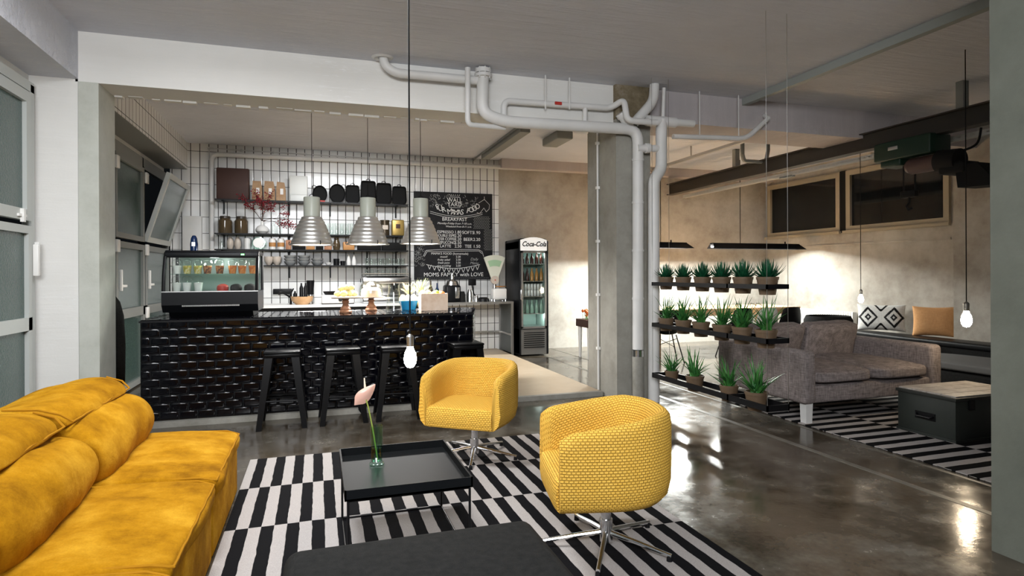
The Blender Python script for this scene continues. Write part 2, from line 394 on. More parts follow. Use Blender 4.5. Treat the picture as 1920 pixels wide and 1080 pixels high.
# left wall windows (painted steel frames with rippled glass)
def sash(b, y0, y1, z0, z1, t=.05, x0=XL-.02, x1=XL+.03):
    b.bx(x0, x1, y0, y1, z0, z0+t); b.bx(x0, x1, y0, y1, z1-t, z1); b.bx(x0, x1, y0, y0+t, z0+t, z1-t); b.bx(x0, x1, y1-t, y1, z0+t, z1-t)
zs = [.02, .98, 1.72, 2.62, 2.86]
b = B(); b.bx(XL-.4, XL-.05, -3, 10.2, 2.86, 2.97); b.bx(XL-.42, XL-.15, -3, 10.2, -.0, .05); struct('wall_left', b, M_white)
k = 3
for (y0, y1) in ((4.35, 5.74), (2.9, 4.30), (1.4, 2.85), (-.1, 1.35), (-1.6, -.15)):
    b = B()
    b.bx(XL-.05, XL+.01, y0, y1, 2.80, 2.88); b.bx(XL-.05, XL+.01, y1-.06, y1, 0, 2.86); b.bx(XL-.05, XL+.01, y0, y0+.05, 0, 2.86)
    b.bx(XL-.05, XL+.02, y0, y1, .02, .10)
    sash(b, y0+.06, y1-.10, 1.78, 2.78, .085); sash(b, y0+.06, y1-.10, .10, 1.74, .06)
    b.bx(XL-.02, XL+.03, y0+.06, y1-.10, .93, 1.03)
    fr = struct('window_%d' % k, b, M_frame)
    b = B(); b.bx(XL-.012, XL+.0, y0+.1, y1-.14, 1.83, 2.73); b.bx(XL-.012, XL, y0+.1, y1-.14, .14, .95); b.bx(XL-.012, XL, y0+.1, y1-.14, 1.01, 1.70)
    obj('window_pane', b, M_glassw, fr, False)
    b = B(); b.bx(XL+.03, XL+.055, y1-.30, y1-.27, 1.76, 1.86); b.bx(XL+.03, XL+.045, y1-.35, y1-.22, 1.80, 1.82); obj('window_latch', b, M_white2, fr, False)
    b = B(); b.rb(XL+.03, XL+.07, y1-.10, y1-.06, 1.35, 1.60, .008); b.bx(XL+.03, XL+.06, y1-.06, y1-.04, 1.42, 1.62); obj('window_hinge', b, M_white2, fr)
    k += 1
# bar side windows
XB = -2.12
for (y0, y1, tilt) in ((6.4, 7.55, 0), (7.6, 8.75, 0), (8.8, 10.05, 1)):
    b = B(); b.bx(XB-.05, XB+.01, y0-.05, y1+.05, 2.72, 2.86)
    for yy in (y0-.05, y1): b.bx(XB-.05, XB+.02, yy, yy+.06, 0, 2.74)
    sash(b, y0+.0, y1, .02, 1.74, .07, XB-.02, XB+.03); b.bx(XB-.02, XB+.03, y0, y1, .86, .97)
    if not tilt: sash(b, y0, y1, 1.78, 2.72, .06, XB-.02, XB+.03)
    fr = struct('window_%d' % k, b, M_framed)
    b = B(); b.bx(XB-.012, XB, y0+.06, y1-.06, .08, .88); b.bx(XB-.012, XB, y0+.06, y1-.06, .95, 1.70)
    if not tilt: b.bx(XB-.012, XB, y0+.05, y1-.05, 1.83, 2.68)
    obj('window_pane', b, M_glassw, fr, False)
    if tilt:  # tilted-in upper sash
        sh = B(); sash(sh, y0+.0, y1, 0, .94, .07, -.025, .025)
        s_ = obj('tilted_sash', sh, M_frame, fr, False); s_.location = (XB+.02, 0, 1.79); s_.rotation_euler = (0, math.radians(17), 0)
        g = B(); g.bx(-.006, .006, y0+.06, y1-.06, .06, .88); obj('pane', g, M_glassw, s_, False)
    for zz in (.88, 1.68, 2.6):
        b = B(); b.rb(XB+.03, XB+.06, y0-.05, y0+.05, zz-.07, zz+.07, .008); obj('window_hinge', b, M_white2, fr)
    b = B(); b.rb(XB+.03, XB+.06, y0+.10, y0+.13, 1.18, 1.42, .006); b.rb(XB+.03, XB+.07, y0+.13, y0+.26, 1.22, 1.25, .006); obj('window_handle', b, M_white2, fr)
    k += 1
b = B(); b.bx(XB-.5, XB-.06, 5.9, 10.2, 2.84, 2.96); struct('wall_left_bar_head', b, M_white)

# ------------------------------------------------------------------ rugs
def stripes(name, pitch, row, sax, off, roff, inv=0):
    m = mat(name, (.8, .8, .8), .95, spec=.05); n = N(m); sp = n.new('ShaderNodeSeparateXYZ')
    nz = n.new('ShaderNodeTexNoise'); nz.inputs['Scale'].default_value = 9; n.l(n.tc.outputs['Object'], nz.inputs[0])
    vm = n.new('ShaderNodeVectorMath', operation='MULTIPLY_ADD'); n.l(nz.outputs['Color'], vm.inputs[0]); vm.inputs[1].default_value = (.012,)*3
    n.l(n.tc.outputs['Object'], vm.inputs[2]); n.l(vm.outputs[0], sp.inputs[0])
    def fl(sock, p, o):
        a = n.new('ShaderNodeMath', operation='SUBTRACT'); n.l(sock, a.inputs[0]); a.inputs[1].default_value = o-60*p*2+.006
        d = n.new('ShaderNodeMath', operation='DIVIDE'); n.l(a.outputs[0], d.inputs[0]); d.inputs[1].default_value = p
        f = n.new('ShaderNodeMath', operation='FLOOR'); n.l(d.outputs[0], f.inputs[0]); return f.outputs[0]
    A = fl(sp.outputs[sax], pitch, off); D = fl(sp.outputs[1-sax], row, roff)
    ad = n.new('ShaderNodeMath', operation='ADD'); n.l(A, ad.inputs[0]); n.l(D, ad.inputs[1])
    md = n.new('ShaderNodeMath', operation='PINGPONG'); n.l(ad.outputs[0], md.inputs[0]); md.inputs[1].default_value = 1
    f = n.noise(180, n.coords(), 2)
    wh = n.ramp(f, [(.3, (.35, .325, .31)), (.7, (.44, .41, .395))]); bk = (.008, .008, .009)
    col = n.mix(md.outputs[0], *((wh, bk) if not inv else (bk, wh)))
    return n.set(col, None, n.bump(f, .4, .004))
M_rug1 = stripes('rug_stripes', .064, .645, 0, -.416, 4.76)
M_rug2 = stripes('rug_stripes_cross', .078, .645, 1, 4.28, 4.09)
b = B(); b.rb(-.470, 1.875, .6, 4.76, .001, .010, .003, 1)
tag(obj('rug', b, M_rug1), 'black and white striped flat-woven rug under the coffee table and yellow chairs', 'rug')
b = B(); b.rb(4.09, 7.1, 1.6, 5.35, .001, .010, .003, 1)
tag(obj('rug', b, M_rug2), 'black and pale striped rug under the grey sofa and the old trunk', 'rug')

# ------------------------------------------------------------------ soft shapes
def catmull(P, k=6, closed=True):
    out = []; n = len(P)
    for i in range(n if closed else n-1):
        g = lambda j: Vector(P[j % n]) if closed else Vector(P[max(0, min(n-1, j))])
        p0, p1, p2, p3 = g(i-1), g(i), g(i+1), g(i+2)
        for t in range(k):
            t /= k; out.append(.5*((2*p1)+(-p0+p2)*t+(2*p0-5*p1+4*p2-p3)*t*t+(-p0+3*p1-3*p2+p3)*t**3))
    if not closed: out.append(Vector(P[-1]))
    return out
def sweepY(b, prof, y0, y1, shrink=.13, n=26, amp=.012, seed=0, k=6, pw=4):
    P = catmull([(p[0], p[1], 0) for p in prof], k); cx = sum(p.x for p in P)/len(P); cz = sum(p.y for p in P)/len(P)
    rings = []
    for j in range(n+1):
        e = -1+2*j/n; e = math.copysign(abs(e)**.7, e); sft = 1-shrink*(abs(e)**pw) - (.10 if abs(e) > .999 else 0)
        y = (y0+y1)/2+e*(y1-y0)/2; r = []
        for p in P:
            q = Vector((cx+(p.x-cx)*sft, y, cz+(p.y-cz)*sft))
            d = noise.noise(q*3.2+Vector((seed, 0, 0)))*amp*2+noise.noise(q*9+Vector((0, seed, 0)))*amp*.5
            q += Vector((p.x-cx, 0, p.y-cz)).normalized()*d*(1-abs(e)**6)
            r.append(b.bm.verts.new(q))
        rings.append(r)
    return b.skin(rings)

# mustard modular sofa -------------------------------------------------------
sofa = thing('modular_sofa', 'mustard yellow velvet modular sofa with puffy cushions by the left window wall', 'sofa', (-1.1, 2.7, 0))
def S(o): o.location = (1.1, -2.7, 0); return o
mods = [(1.28, 2.235), (2.245, 3.135), (3.145, 4.085)]
for i, (y0, y1) in enumerate(mods):
    b = B(); b.rb(-1.62, -.475, y0, y1, .0, .33, .03); S(obj('sofa_base', b, M_velvet, sofa))
    b = B(); seat = [(-1.15, .29), (-.6, .285), (-.475, .29), (-.452, .335), (-.462, .372), (-.53, .392), (-.75, .415), (-1.0, .42), (-1.18, .41), (-1.2, .34)]
    sweepY(b, seat, y0, y1+.005, .05, 30, .012, i*7+1, 6, 8)
    se = S(obj('seat_cushion', b, M_velvet, sofa, True, 60, 1))
    b = B(); pts = [(-1.0, y0+.03, .412), (-.75, y0+.022, .405), (-.53, y0+.02, .392), (-.478, y0+.03, .375)] + [(-.462+.0015*math.sin(k*1.9), y0+.03+(y1-y0-.06)*k/16, .374+.0015*math.sin(k*2.3)) for k in range(17)] + [(-.478, y1-.02, .375), (-.53, y1-.014, .392), (-.75, y1-.014, .405)]
    b.tube(pts, .0055, 6); obj('piping', b, M_vpipe, se)
    b = B(); back = [(-1.0, .33), (-.955, .37), (-.905, .45), (-.895, .53), (-.93, .61), (-1.0, .665), (-1.12, .68), (-1.28, .62), (-1.34, .45), (-1.30, .30), (-1.15, .28)]
    sweepY(b, back, y0+.01, y1-.005, .18, 30, .016, i*5+3, 6, 5)
    S(obj('back_cushion', b, M_velvet, sofa, True, 60, 1))
    b = B(); head = [(-1.06, .675), (-1.045, .70), (-1.08, .745), (-1.17, .778), (-1.30, .775), (-1.45, .725), (-1.56, .64), (-1.62, .50), (-1.60, .34), (-1.45, .33), (-1.33, .50), (-1.2, .64)]
    sweepY(b, head, y0+.005, y1-.01, .13, 30, .014, i*3+11, 6, 5)
    he = S(obj('headrest', b, M_velvet, sofa, True, 60, 1))
    b = B(); pts = [(-1.30, y0+.012, .77), (-1.17, y0+.016, .762), (-1.09, y0+.02, .735)]+[(-1.048+.003*math.sin(k*1.7), y0+.045+(y1-y0-.10)*k/16, .695+.002*math.sin(k*2.1)) for k in range(17)]+[(-1.09, y1-.025, .735), (-1.17, y1-.02, .762)]
    b.tube(pts, .0055, 6); obj('piping', b, M_vpipe, he)

# tub chairs -------------------------------------------------------
def uvbox(o, s=1):
    me = o.data; uv = me.uv_layers.new(name='UVMap')
    for p in me.polygons:
        nx, ny, nz = map(abs, p.normal)
        for li in p.loop_indices:
            c = me.vertices[me.loops[li].vertex_index].co
            uv.data[li].uv = ((c.y, c.z) if nx > ny and nx > nz else ((c.x, c.z) if ny > nz else (c.x, c.y)))
def tub_chair(loc, rz, label, legrot):
    t = thing('tub_chair', label, 'chair', loc, rz, None)
    a, fr, bk = .325, -.285, .30
    path = [(-a+.012, fr), (-a, -.12), (-a, .02), (-a+.035, .15), (-a+.12, .25), (-.11, bk-.008), (0, bk), (.11, bk-.008), (a-.12, .25), (a-.035, .15), (a, .02), (a, -.12), (a-.012, fr)]
    P = catmull([(x, y, 0) for x, y in path], 6, False); n = len(P)
    b = B(); rings = []; uvs = []; L = 0
    for j, p in enumerate(P):
        if j: L += (p-P[j-1]).length
        tg = (P[min(j+1, n-1)]-P[max(j-1, 0)]).normalized(); no = Vector((-tg.y, tg.x, 0))   # outward = left of travel reversed
        if no.dot(p-Vector((0, 0, 0))) < 0: no = -no
        q = (p.y-fr)/(bk-fr); h = .632+.068*min(1, q*1.25)**1.0
        e = j/(n-1); endd = min(e, 1-e)*(n-1); drop = .030*max(0, 1-endd/3.0)**1.5; h -= drop; th = .075; pin = .012*max(0, 1-endd/2.0)
        th -= pin*2
        sec = [(-.095, .270), (-.050, .279), (-.018, .315), (-.003, .38), (0-pin, .47), (0-pin, h-.06), (-.006-pin, h-.022), (-.022-pin, h-.004), (-th*.5-pin, h), (-th+.018, h-.008), (-th+.003, h-.028), (-th-.004, h-.09), (-th-.012, .45), (-th-.03, .30), (-th-.03, .275)]
        r = []; ul = 0; up = []
        for i, (d, z) in enumerate(sec):
            if i: ul += math.hypot(d-sec[i-1][0], z-sec[i-1][1])
            r.append(b.bm.verts.new(p+no*d+Vector((0, 0, z)))); up.append((L, ul))
        rings.append(r); uvs.append(up)
    b.skin(rings)
    sh = obj('shell', b, M_weave, t, True, 50)
    flat = [q for u in uvs for q in u]; me = sh.data; uv = me.uv_layers.new(name='UVMap')
    for p in me.polygons:
        for li in p.loop_indices: uv.data[li].uv = flat[me.loops[li].vertex_index]
    b = B(); b.prism([(-.25, -.27), (.25, -.27), (.25, 0), (.16, .15), (0, .22), (-.16, .15), (-.25, 0)], .272, .30)
    u = obj('underside', b, M_weave, t); uvbox(u)
    b = B(); pr = [(-.285, .275), (-.298, .30), (-.302, .34), (-.295, .395), (-.26, .422), (-.05, .432), (.14, .425), (.16, .35), (.12, .28), (-.2, .275)]
    rings = []
    for j in range(25):
        e = -1+2*j/24; x = .247*e; k_ = 1-.03*abs(e)**6
        rings.append([b.bm.verts.new((x*(1-(.28*(p.x/.16)**2 if p.x > 0 else 0)), p.x*k_, .275+(p.y-.275)*(1-.06*abs(e)**8))) for p in catmull([(y, z, 0) for y, z in pr], 5)])
    b.skin(rings); s = obj('seat', b, M_weave, t, True, 50); uvbox(s)
    b = B(); b.cyl((0, 0, .06), (0, 0, .275), .025, .025, 20); b.cyl((0, 0, .03), (0, 0, .14), .032, .032, 20); obj('column', b, M_chrome, t)
    for k in range(5):
        an = legrot-rz+2*PI*k/5; c_, s_ = math.cos(an), math.sin(an)
        b = B(); b.tube([(c_*.02, s_*.02, .075), (c_*.15, s_*.15, .060), (c_*.33, s_*.33, .035)], [.014, .012, .010], 10); lg = obj('leg', b, M_chrome, t)
        b = B(); b.cyl((c_*.32, s_*.32, .010), (c_*.32, s_*.32, .034), .014, .012, 12); obj('foot', b, M_black, lg)
    return t
tub_chair((1.10, 4.33, 0), math.radians(-37), 'yellow woven swivel tub chair beside the bar counter, further from the viewer', math.radians(35))
tub_chair((1.355, 2.70, 0), math.radians(-102), 'yellow woven swivel tub chair in the foreground, turned side on', math.radians(21))

# ottoman
t = thing('ottoman', 'low charcoal felt ottoman in front of the coffee table', 'ottoman', (.35, 1.75, 0))
b = B(); b.rb(-.465, .455, -.60, .53, .10, .385, .055, 6); obj('cushion', b, M_char, t)
for x in (-.36, .36):
    for y in (-.5, .43): b = B(); b.cyl((x, y, .011), (x, y, .11), .018, .022); obj('leg', b, M_black, t)

# coffee table with tray top
t = thing('coffee_table', 'low black metal coffee table with removable tray top, on the striped rug', 'table', (.40, 3.09, 0))
b = B(); X0, X1, Y0, Y1 = -.29, .29, -.34, .34
b.bx(X0, X1, Y0, Y1, .352, .360)
for q in ((X0, X1, Y0, Y0+.008), (X0, X1, Y1-.008, Y1), (X0, X0+.008, Y0, Y1), (X1-.008, X1, Y0, Y1)): b.bx(*q, .352, .400)
obj('tray', b, mat('tray_lacquer', (.006, .007, .008), .5, spec=.08), t, False)
b = B(); xx, yy = .275, .34
b.tube([(-xx, -yy, .017), (-xx, yy, .017), (xx, yy, .017), (xx, -yy, .017)], .006, 8, closed=True)
b.tube([(-xx, -yy+.02, .345), (-xx, yy-.02, .345), (xx, yy-.02, .345), (xx, -yy+.02, .345)], .006, 8, closed=True); obj('frame_rails', b, M_black, t)
for x in (-xx, xx):
    for y in (-yy, yy): b = B(); b.cyl((x, y, .011), (x, y, .35), .006, n=8); obj('leg', b, M_black, t)
# vase with flamingo flower
vx, vy = .29, 3.20
t = thing('glass_vase', 'slim clear glass cylinder vase with green foot on the black tray table', 'vase', (vx, vy, .361))
b = B(); b.lathe([(.0, .001), (.036, .001), (.040, .006), (.036, .014), (.029, .02), (.030, .12), (.034, .205), (.032, .206), (.027, .12), (.026, .022), (0, .018)], 32, cap=False); obj('glass_body', b, M_glassg, t, True, 60)
b = B(); b.lathe([(0, .019), (.0255, .022), (.0262, .09), (0, .09)], 24); obj('water', b, thin_glass('water', (.80, .93, .86), .5), t)
q = lambda u, v, y=vy: atY(u, v, y)
b = B(); pts = catmull([q(708, 862), q(703, 830), q(697, 795), q(690, 762), q(684, 742)], 6, False)
fl = thing('anthurium', 'single pink anthurium flower on a long green stem, in the glass vase', 'flower', (vx, vy, .385)); off = -Vector((vx, vy, .385))
b.tube([p+off for p in pts], .0035, 8); obj('stem', b, mat('stem_green', (.30, .40, .08), .5), fl)
M_petal = mat('pale_pink_spathe', (.86, .52, .42), .3)
b = B(); c0 = q(685, 739)+off
ax = (q(706, 707)-q(667, 746)).normalized(); dn = Vector((-.25, -.93, .1)).normalized(); up_ = ax.cross(dn).normalized()
rings = []
for i in range(17):
    s_ = i/16; row = []
    for j in range(13):
        e = -1+2*j/12
        wd = .037*math.sin(PI*min(1, (s_+.05)/1.05)**.62)**.8
        al = -.055+s_*.125 - (.022*(1-abs(e))*(1-s_)**3 if 1 else 0)
        p = c0+ax*al+dn*(e*wd*.45)+dn*(.016*(1-e*e)*math.sin(PI*s_))-up_*(e*wd*.9)
        row.append(p)
    rings.append(row)
for side in (0, 1):
    R_ = [[b.bm.verts.new(p+up_*(.0012*side)) for p in row] for row in rings]
    b.skin(R_, cap=False, cyc=False)
obj('spathe', b, M_petal, fl, True, 80)
b = B(); b.tube([c0+up_*.004, q(684, 725)+off, q(683, 709)+off], [.0045, .005, .003], 8); obj('spadix', b, mat('spadix', (.95, .85, .72), .5), fl)

# ------------------------------------------------------------------ bar counter
CT = .955
t = thing('bar_counter', 'long bar counter clad in black glazed brick tiles', 'counter', (0, 6.12, 0))
PL = [(-1.50, .0), (1.54, .0), (1.80, .93), (-1.50, .93)]
b = B(); b.prism(PL, .046, .93); obj('core', b, M_grout, t, False)
def tiles(b, o, du, dv, W, H, tw, th, n, stagger=True, dep=.009, bev=.015, gap=.003):
    o, du, dv, n = map(Vector, (o, du, dv, n)); rows = int(round(H/th))
    for r in range(rows):
        x = -(tw/2) if (stagger and r % 2) else 0
        while x < W-1e-4:
            a, c = max(0, x)+gap/2, min(W, x+tw)-gap/2
            if c-a > .05:
                z0, z1 = r*th+gap/2, (r+1)*th-gap/2
                P = lambda uu, vv, dd: o+du*uu+dv*vv+n*dd
                RR = []
                for q_ in (0, .35, .65, .87, 1.0):
                    i_, d_ = bev*(1-math.cos(q_*PI/2)), dep*math.sin(q_*PI/2)
                    RR.append([b.bm.verts.new(P(*uv_, d_)) for uv_ in ((a+i_, z0+i_), (c-i_, z0+i_), (c-i_, z1-i_), (a+i_, z1-i_))])
                i_ = bev+.010; RR.append([b.bm.verts.new(P(*uv_, dep)) for uv_ in ((a+i_, z0+i_), (c-i_, z0+i_), (c-i_, z1-i_), (a+i_, z1-i_))])
                b.skin(RR, False); b.face(RR[-1])
            x += tw
b = B(); tiles(b, (-1.50, 0, .05), (1, 0, 0), (0, 0, 1), 3.04, .90, .152, .075, (0, -1, 0))
e = Vector((.26, .93, 0)); tiles(b, (1.54, 0, .05), e.normalized(), (0, 0, 1), e.length, .90, .152, .075, (e.normalized().y, -e.normalized().x, 0))
obj('tile_cladding', b, M_blk, t, True, 80)
b = B(); b.prism([(-1.51, -.012), (1.552, -.012), (1.815, .95), (-1.51, .95)], .93, .946); obj('top_slab', b, M_black, t, False)
b = B()
nx = 20
for r in range(12):
    for k in range(22):
        a = -1.5+k*.152+(.076 if r % 2 else 0); z0 = -.01+r*.078; lim = 1.545+.26*(z0+.04)/.93
        c = min(a+.149, lim)
        if c-a < .03: continue
        v = [(a, z0, .946), (c, z0, .946), (c, z0+.075, .946), (a, z0+.075, .946), (a+.008, z0+.008, .955), (c-.008, z0+.008, .955), (c-.008, z0+.067, .955), (a+.008, z0+.067, .955)]
        vs = [b.bm.verts.new(p) for p in v]
        for f in ((4, 5, 6, 7), (0, 1, 5, 4), (1, 2, 6, 5), (2, 3, 7, 6), (3, 0, 4, 7)): b.face([vs[i] for i in f])
obj('top_tiles', b, M_blk, t, False)

# bar stools (pressed metal)
M_stool = mat('stool_black', (.004, .004, .0045), .3, spec=.14)
def stool():
    t = thing('bar_stool', 'x', 'stool', group='black metal bar stools along the counter')
    b = B(); b.rb(-.155, .155, -.155, .155, .655, .675, .012, 3); b.rb(-.15, .15, -.15, .15, .62, .657, .01, 2); obj('seat', b, M_stool, t)
    for sx in (-1, 1):
        for sy in (-1, 1):
            b = B(); A = Vector((sx*.135, sy*.135, .64)); D = Vector((sx*.205, sy*.205, 0))
            rings = []
            for k_, wd in ((0, .030), (1, .019)):
                c = A.lerp(D, k_); rings.append([b.bm.verts.new(c+Vector(d)) for d in ((sx*.006, sy*.006, 0), (-sx*wd*2, sy*.006, 0), (-sx*wd*2, -sy*.006, 0), (-sx*.012, -sy*.012, 0), (-sx*.006, -sy*wd*2, 0), (sx*.006, -sy*wd*2, 0))])
            b.skin(rings); obj('leg', b, M_stool, t, False)
    b = B(); k_ = .62; q_ = .135+.07*k_-.012; z = .64*(1-k_)
    b.tube([(-q_, -q_, z), (q_, -q_, z), (q_, q_, z), (-q_, q_, z)], .009, 6, closed=True); b.tube([(-q_, 0, z-.0), (q_, 0, z)], .006, 6); obj('footrest', b, M_stool, t)
    return t
st = stool(); st.location = (-.30, 5.83, 0); st['label'] = 'black metal bar stool at the counter, leftmost of the row'
dup(st, (.22, 5.84, 0), .03, 'black metal bar stool at the counter, second from the left behind the flower')
dup(st, (.72, 5.83, 0), -.02, 'black metal bar stool at the counter, behind the hanging glowing bulb')
dup(st, (1.40, 5.86, 0), .02, 'black metal bar stool at the right end of the counter, behind the yellow chair')

# ------------------------------------------------------------------ pendants over the counter
def pendant(x, y, zr, label):
    t = thing('pendant_lamp', label, 'lamp', (x, y, zr), 0, 'industrial pendant lamps over the counter')
    prof = [(.084, .30)]
    for k in range(7):
        z = .30-k*.0415; r = .088+ (.128)*((k+.5)/7)**.72
        prof += [(r-.002, z-.006), (r+.004, z-.016), (r+.004, z-.032)]
    prof += [(.222, .004), (.226, 0), (.220, -.004)]
    inn = [(.214, .004), (.19, .08), (.15, .20), (.078, .29)]
    b = B(); b.lathe(prof+inn, 40, cap=False); obj('shade', b, M_alu, t, True, 30)
    b = B(); b.lathe([(.0, .51), (.082, .51), (.086, .503), (.086, .30), (0, .30)], 32); obj('lamp_housing', b, M_enamel, t)
    b = B(); b.lathe([(0, -.010), (.16, -.008), (.208, -.002), (.210, .002), (.205, .004), (0, .0)], 40); obj('diffuser', b, M_rim, t)
    b = B(); b.tube([(.232*math.cos(a), .232*math.sin(a), -.006) for a in [2*PI*i/40 for i in range(40)]], .005, 6, closed=True)
    obj('rim_ring', b, M_steel, t)
    for k in range(3):
        a = k*2*PI/3-1.2; b = B(); b.tube([(.236*math.cos(a), .236*math.sin(a), .03), (.240*math.cos(a), .240*math.sin(a), -.004), (.225*math.cos(a), .225*math.sin(a), -.012)], .005, 6); obj('clip', b, M_black, t)
    b = B(); b.tube([(-.03, 0, .51), (-.02, 0, .535), (0, 0, .545), (.02, 0, .535), (.03, 0, .51)], .004, 6); b.cyl((0, 0, .54), (0, 0, CZ-zr-.03), .0035, n=6); obj('cord', b, M_blackm, t)
    b = B(); b.cyl((0, 0, CZ-zr-.03), (0, 0, CZ-zr), .04, n=16); obj('ceiling_rose', b, M_blackm, t)
    l = area('pendant_light', (x, y, zr-.02), (x, y, 0), .36, .36, 44, (1, .97, .93)); l.data.shape = 'DISK'
for (u, v, lab) in ((585, 458, 'ribbed aluminium pendant lamp over the counter, left of three'), (690, 457, 'ribbed aluminium pendant lamp over the counter, middle of three'), (789, 456, 'ribbed aluminium pendant lamp over the counter, right of three, in front of the menu board')):
    p = atY(u, v, 6.9); pendant(p.x, p.y, p.z, lab)

# bare bulbs
def bulb(p, label, top, s=1.0, m=None, cord=M_blackm, tw=False):
    t = thing('hanging_bulb', label, 'lamp', p, 0, 'bare hanging bulbs')
    b = B(); b.lathe([(0, -.11*s), (.018*s, -.105*s), (.031*s, -.085*s), (.035*s, -.06*s), (.030*s, -.03*s), (.019*s, -.005*s), (.015*s, .01*s)], 20); obj('bulb', b, m or M_bulb, t)
    b = B(); b.lathe([(0, .008*s), (.019*s, .008*s), (.020*s, .06*s), (.014*s, .068*s), (.006*s, .075*s), (0, .075*s)], 20); obj('socket', b, M_steel, t)
    b = B(); pts = [(0, 0, .07*s+k*(top-.07*s)/40) for k in range(41)]
    b.tube(pts, [.0045 if (k % 2 or not tw) else .0035 for k in range(41)], 6); obj('cord', b, cord, t)
p = atY(769, 652, 3.3); bulb(p, 'bare glowing bulb on a long black cord above the coffee table', CZ-p.z)
p = atX(1812, 585, 5.58); bulb(p, 'bare glowing bulb hanging over the old trunk on the right', CZ-p.z, 1.25, M_bulb)
p = Vector((6.51, 5.7, 0)); p = atY(1614, 553, 5.9); bulb(p, 'bare glowing bulb above the black and white pillow', CZ-p.z, .95, M_bulb2)

# ------------------------------------------------------------------ pipes on the beam and column
def bendpts(P, r=.09, k=6):
    P = [Vector(p) for p in P]; out = [P[0]]
    for i in range(1, len(P)-1):
        a, c = (P[i-1]-P[i]), (P[i+1]-P[i]); d = min(r, a.length*.45, c.length*.45); a.normalize(); c.normalize()
        p0, p2 = P[i]+a*d, P[i]+c*d
        for t in range(k+1):
            t /= k; out.append(p0*(1-t)**2+P[i]*2*t*(1-t)+p2*t*t)
    out.append(P[-1]); return out
def pipe(uvs, y, r, bend=.09):
    return bendpts([atY(a, b_, y) if len(q_) == 2 else atY(a, b_, q_[2]) for q_ in uvs for a, b_ in [q_[:2]]], bend)
def collar(b, p, d, r, w=.03): p = Vector(p); d = Vector(d).normalized(); b.cyl(p-d*w/2, p+d*w/2, r, n=20)
t = thing('heating_pipe', 'white painted pipe entering the ceiling and running left to right along the beam', 'pipe', atY(722, 125, 5.68))
off = -t.location
def part(name, pts, r, m=None, n=14, par=None):
    b = B(); b.tube([Vector(p)+off for p in pts], r, n); return obj(name, b, m or M_pipe, par or t, True, 50)
pp = pipe([(717, 80), (720, 122), (742, 137), (905, 152)], 5.68, .04, .14); part('pipe_run', pp, .042)
b = B(); c_ = atY(717, 83, 5.68)+off; c_.z = CZ+off.z
b.lathe([(.043, -.005), (.075, -.012), (.10, 0), (.05, .0)], 24, c_, False); obj('ceiling_collar', b, M_pipe, t)
b = B(); p = atY(905, 152, 5.68)+off; 
t2 = thing('waste_pipe', 'thick white pipe with flange, elbow on the beam and drop along the column', 'pipe', atY(905, 200, 5.66)); off = -t2.location; t = t2
P = pipe([(906, 128), (904, 215), (935, 229), (1150, 240), (1197, 243), (1197, 655)], 5.655, .06, .13)
P = bendpts([atY(906, 128, 5.655), atY(904, 212, 5.655), atY(945, 228, 5.655)+Vector((0, 0, .0)), atY(1196, 243, 5.655), atY(1196, 655, 5.655)], .14)
part('pipe_run', P, .058, None, 20)
b = B(); p = atY(906, 128, 5.655)+off; p.z -= .06; b.cyl(p+Vector((0, 0, -.03)), p+Vector((0, 0, .0)), .085, n=24); b.cyl(p+Vector((0, 0, .01)), p+Vector((0, 0, .05)), .078, n=24)
for k in range(8): a = k*PI/4; b.cyl(p+Vector((.07*math.cos(a), .07*math.sin(a), -.045)), p+Vector((.07*math.cos(a), .07*math.sin(a), .06)), .007, n=6)
obj('flange', b, M_pipe, t)
b = B(); p = atY(1120, 236, 5.655)+off
a0 = atY(1187, 243, 5.655)+off
b.cyl(a0+Vector((-.02, 0, 0)), a0+Vector((-.14, 0, .15)), .048, n=18); b.cyl(a0+Vector((-.12, 0, .125)), a0+Vector((-.15, 0, .162)), .056, n=18); obj('branch', b, M_pipe, t)
for (u, v) in ((1196, 300), (1196, 380), (1196, 470), (1196, 560)): b = B(); p = atY(u, v, 5.655)+off; b.cyl(p-Vector((0, 0, .012)), p+Vector((0, 0, .012)), .063, n=20); obj('pipe_clamp', b, M_pipe, t)
p1 = atY(1196, 668, 5.655)+off; p0 = atY(1196, 656, 5.655)+off
b = B(); b.cyl(p1, p0, .062, n=20); obj('steel_band', b, M_chrome, t)
b = B(); g = p1.copy(); g.z = off.z+.0; b.cyl(g, p1, .060, .062, n=20); obj('concrete_sleeve', b, M_kerb, t)
t = thing('thin_pipe', 'thin white pipe looping above the thick pipe on the beam', 'pipe', atY(1000, 195, 5.72)); off = -t.location
part('pipe_run', bendpts([atY(945, 222, 5.73), atY(945, 189, 5.73), atY(1145, 203, 5.72), atY(1170, 186, 5.60), atY(1176, 226, 5.52), atY(1232, 230, 5.52)], .07), .032)
part('stub', [atY(1097, 232, 5.72), atY(1097, 203, 5.72)], .026)
b = B(); p = atY(1046, 193.5, 5.685)+off
b.rb(p.x-.03, p.x+.045, p.y-.003, p.y+.02, p.z-.014, p.z+.016, .002, 1); o = obj('pipe_sign', b, M_red, t)
for u in (1023, 1068):
    b = B(); a = atY(u, 205, 5.70)+off; c2 = a.copy(); c2.z = CZ+off.z; b.cyl(a, c2, .008, n=8); obj('hanger_rod', b, M_pipe, t)
t = thing('small_pipe', 'slim white pipe dropping left of the flange and turning under the beam', 'pipe', atY(878, 180, 5.63)); off = -t.location
part('pipe_run', bendpts([atY(877, 127, 5.60), atY(877, 234, 5.60), atY(946, 240, 5.72)], .06), .026)
t = thing('drain_pipe', 'thick grey pipe jogging down the right side of the column to the floor', 'pipe', atY(1225, 750, 5.60)); off = -t.location
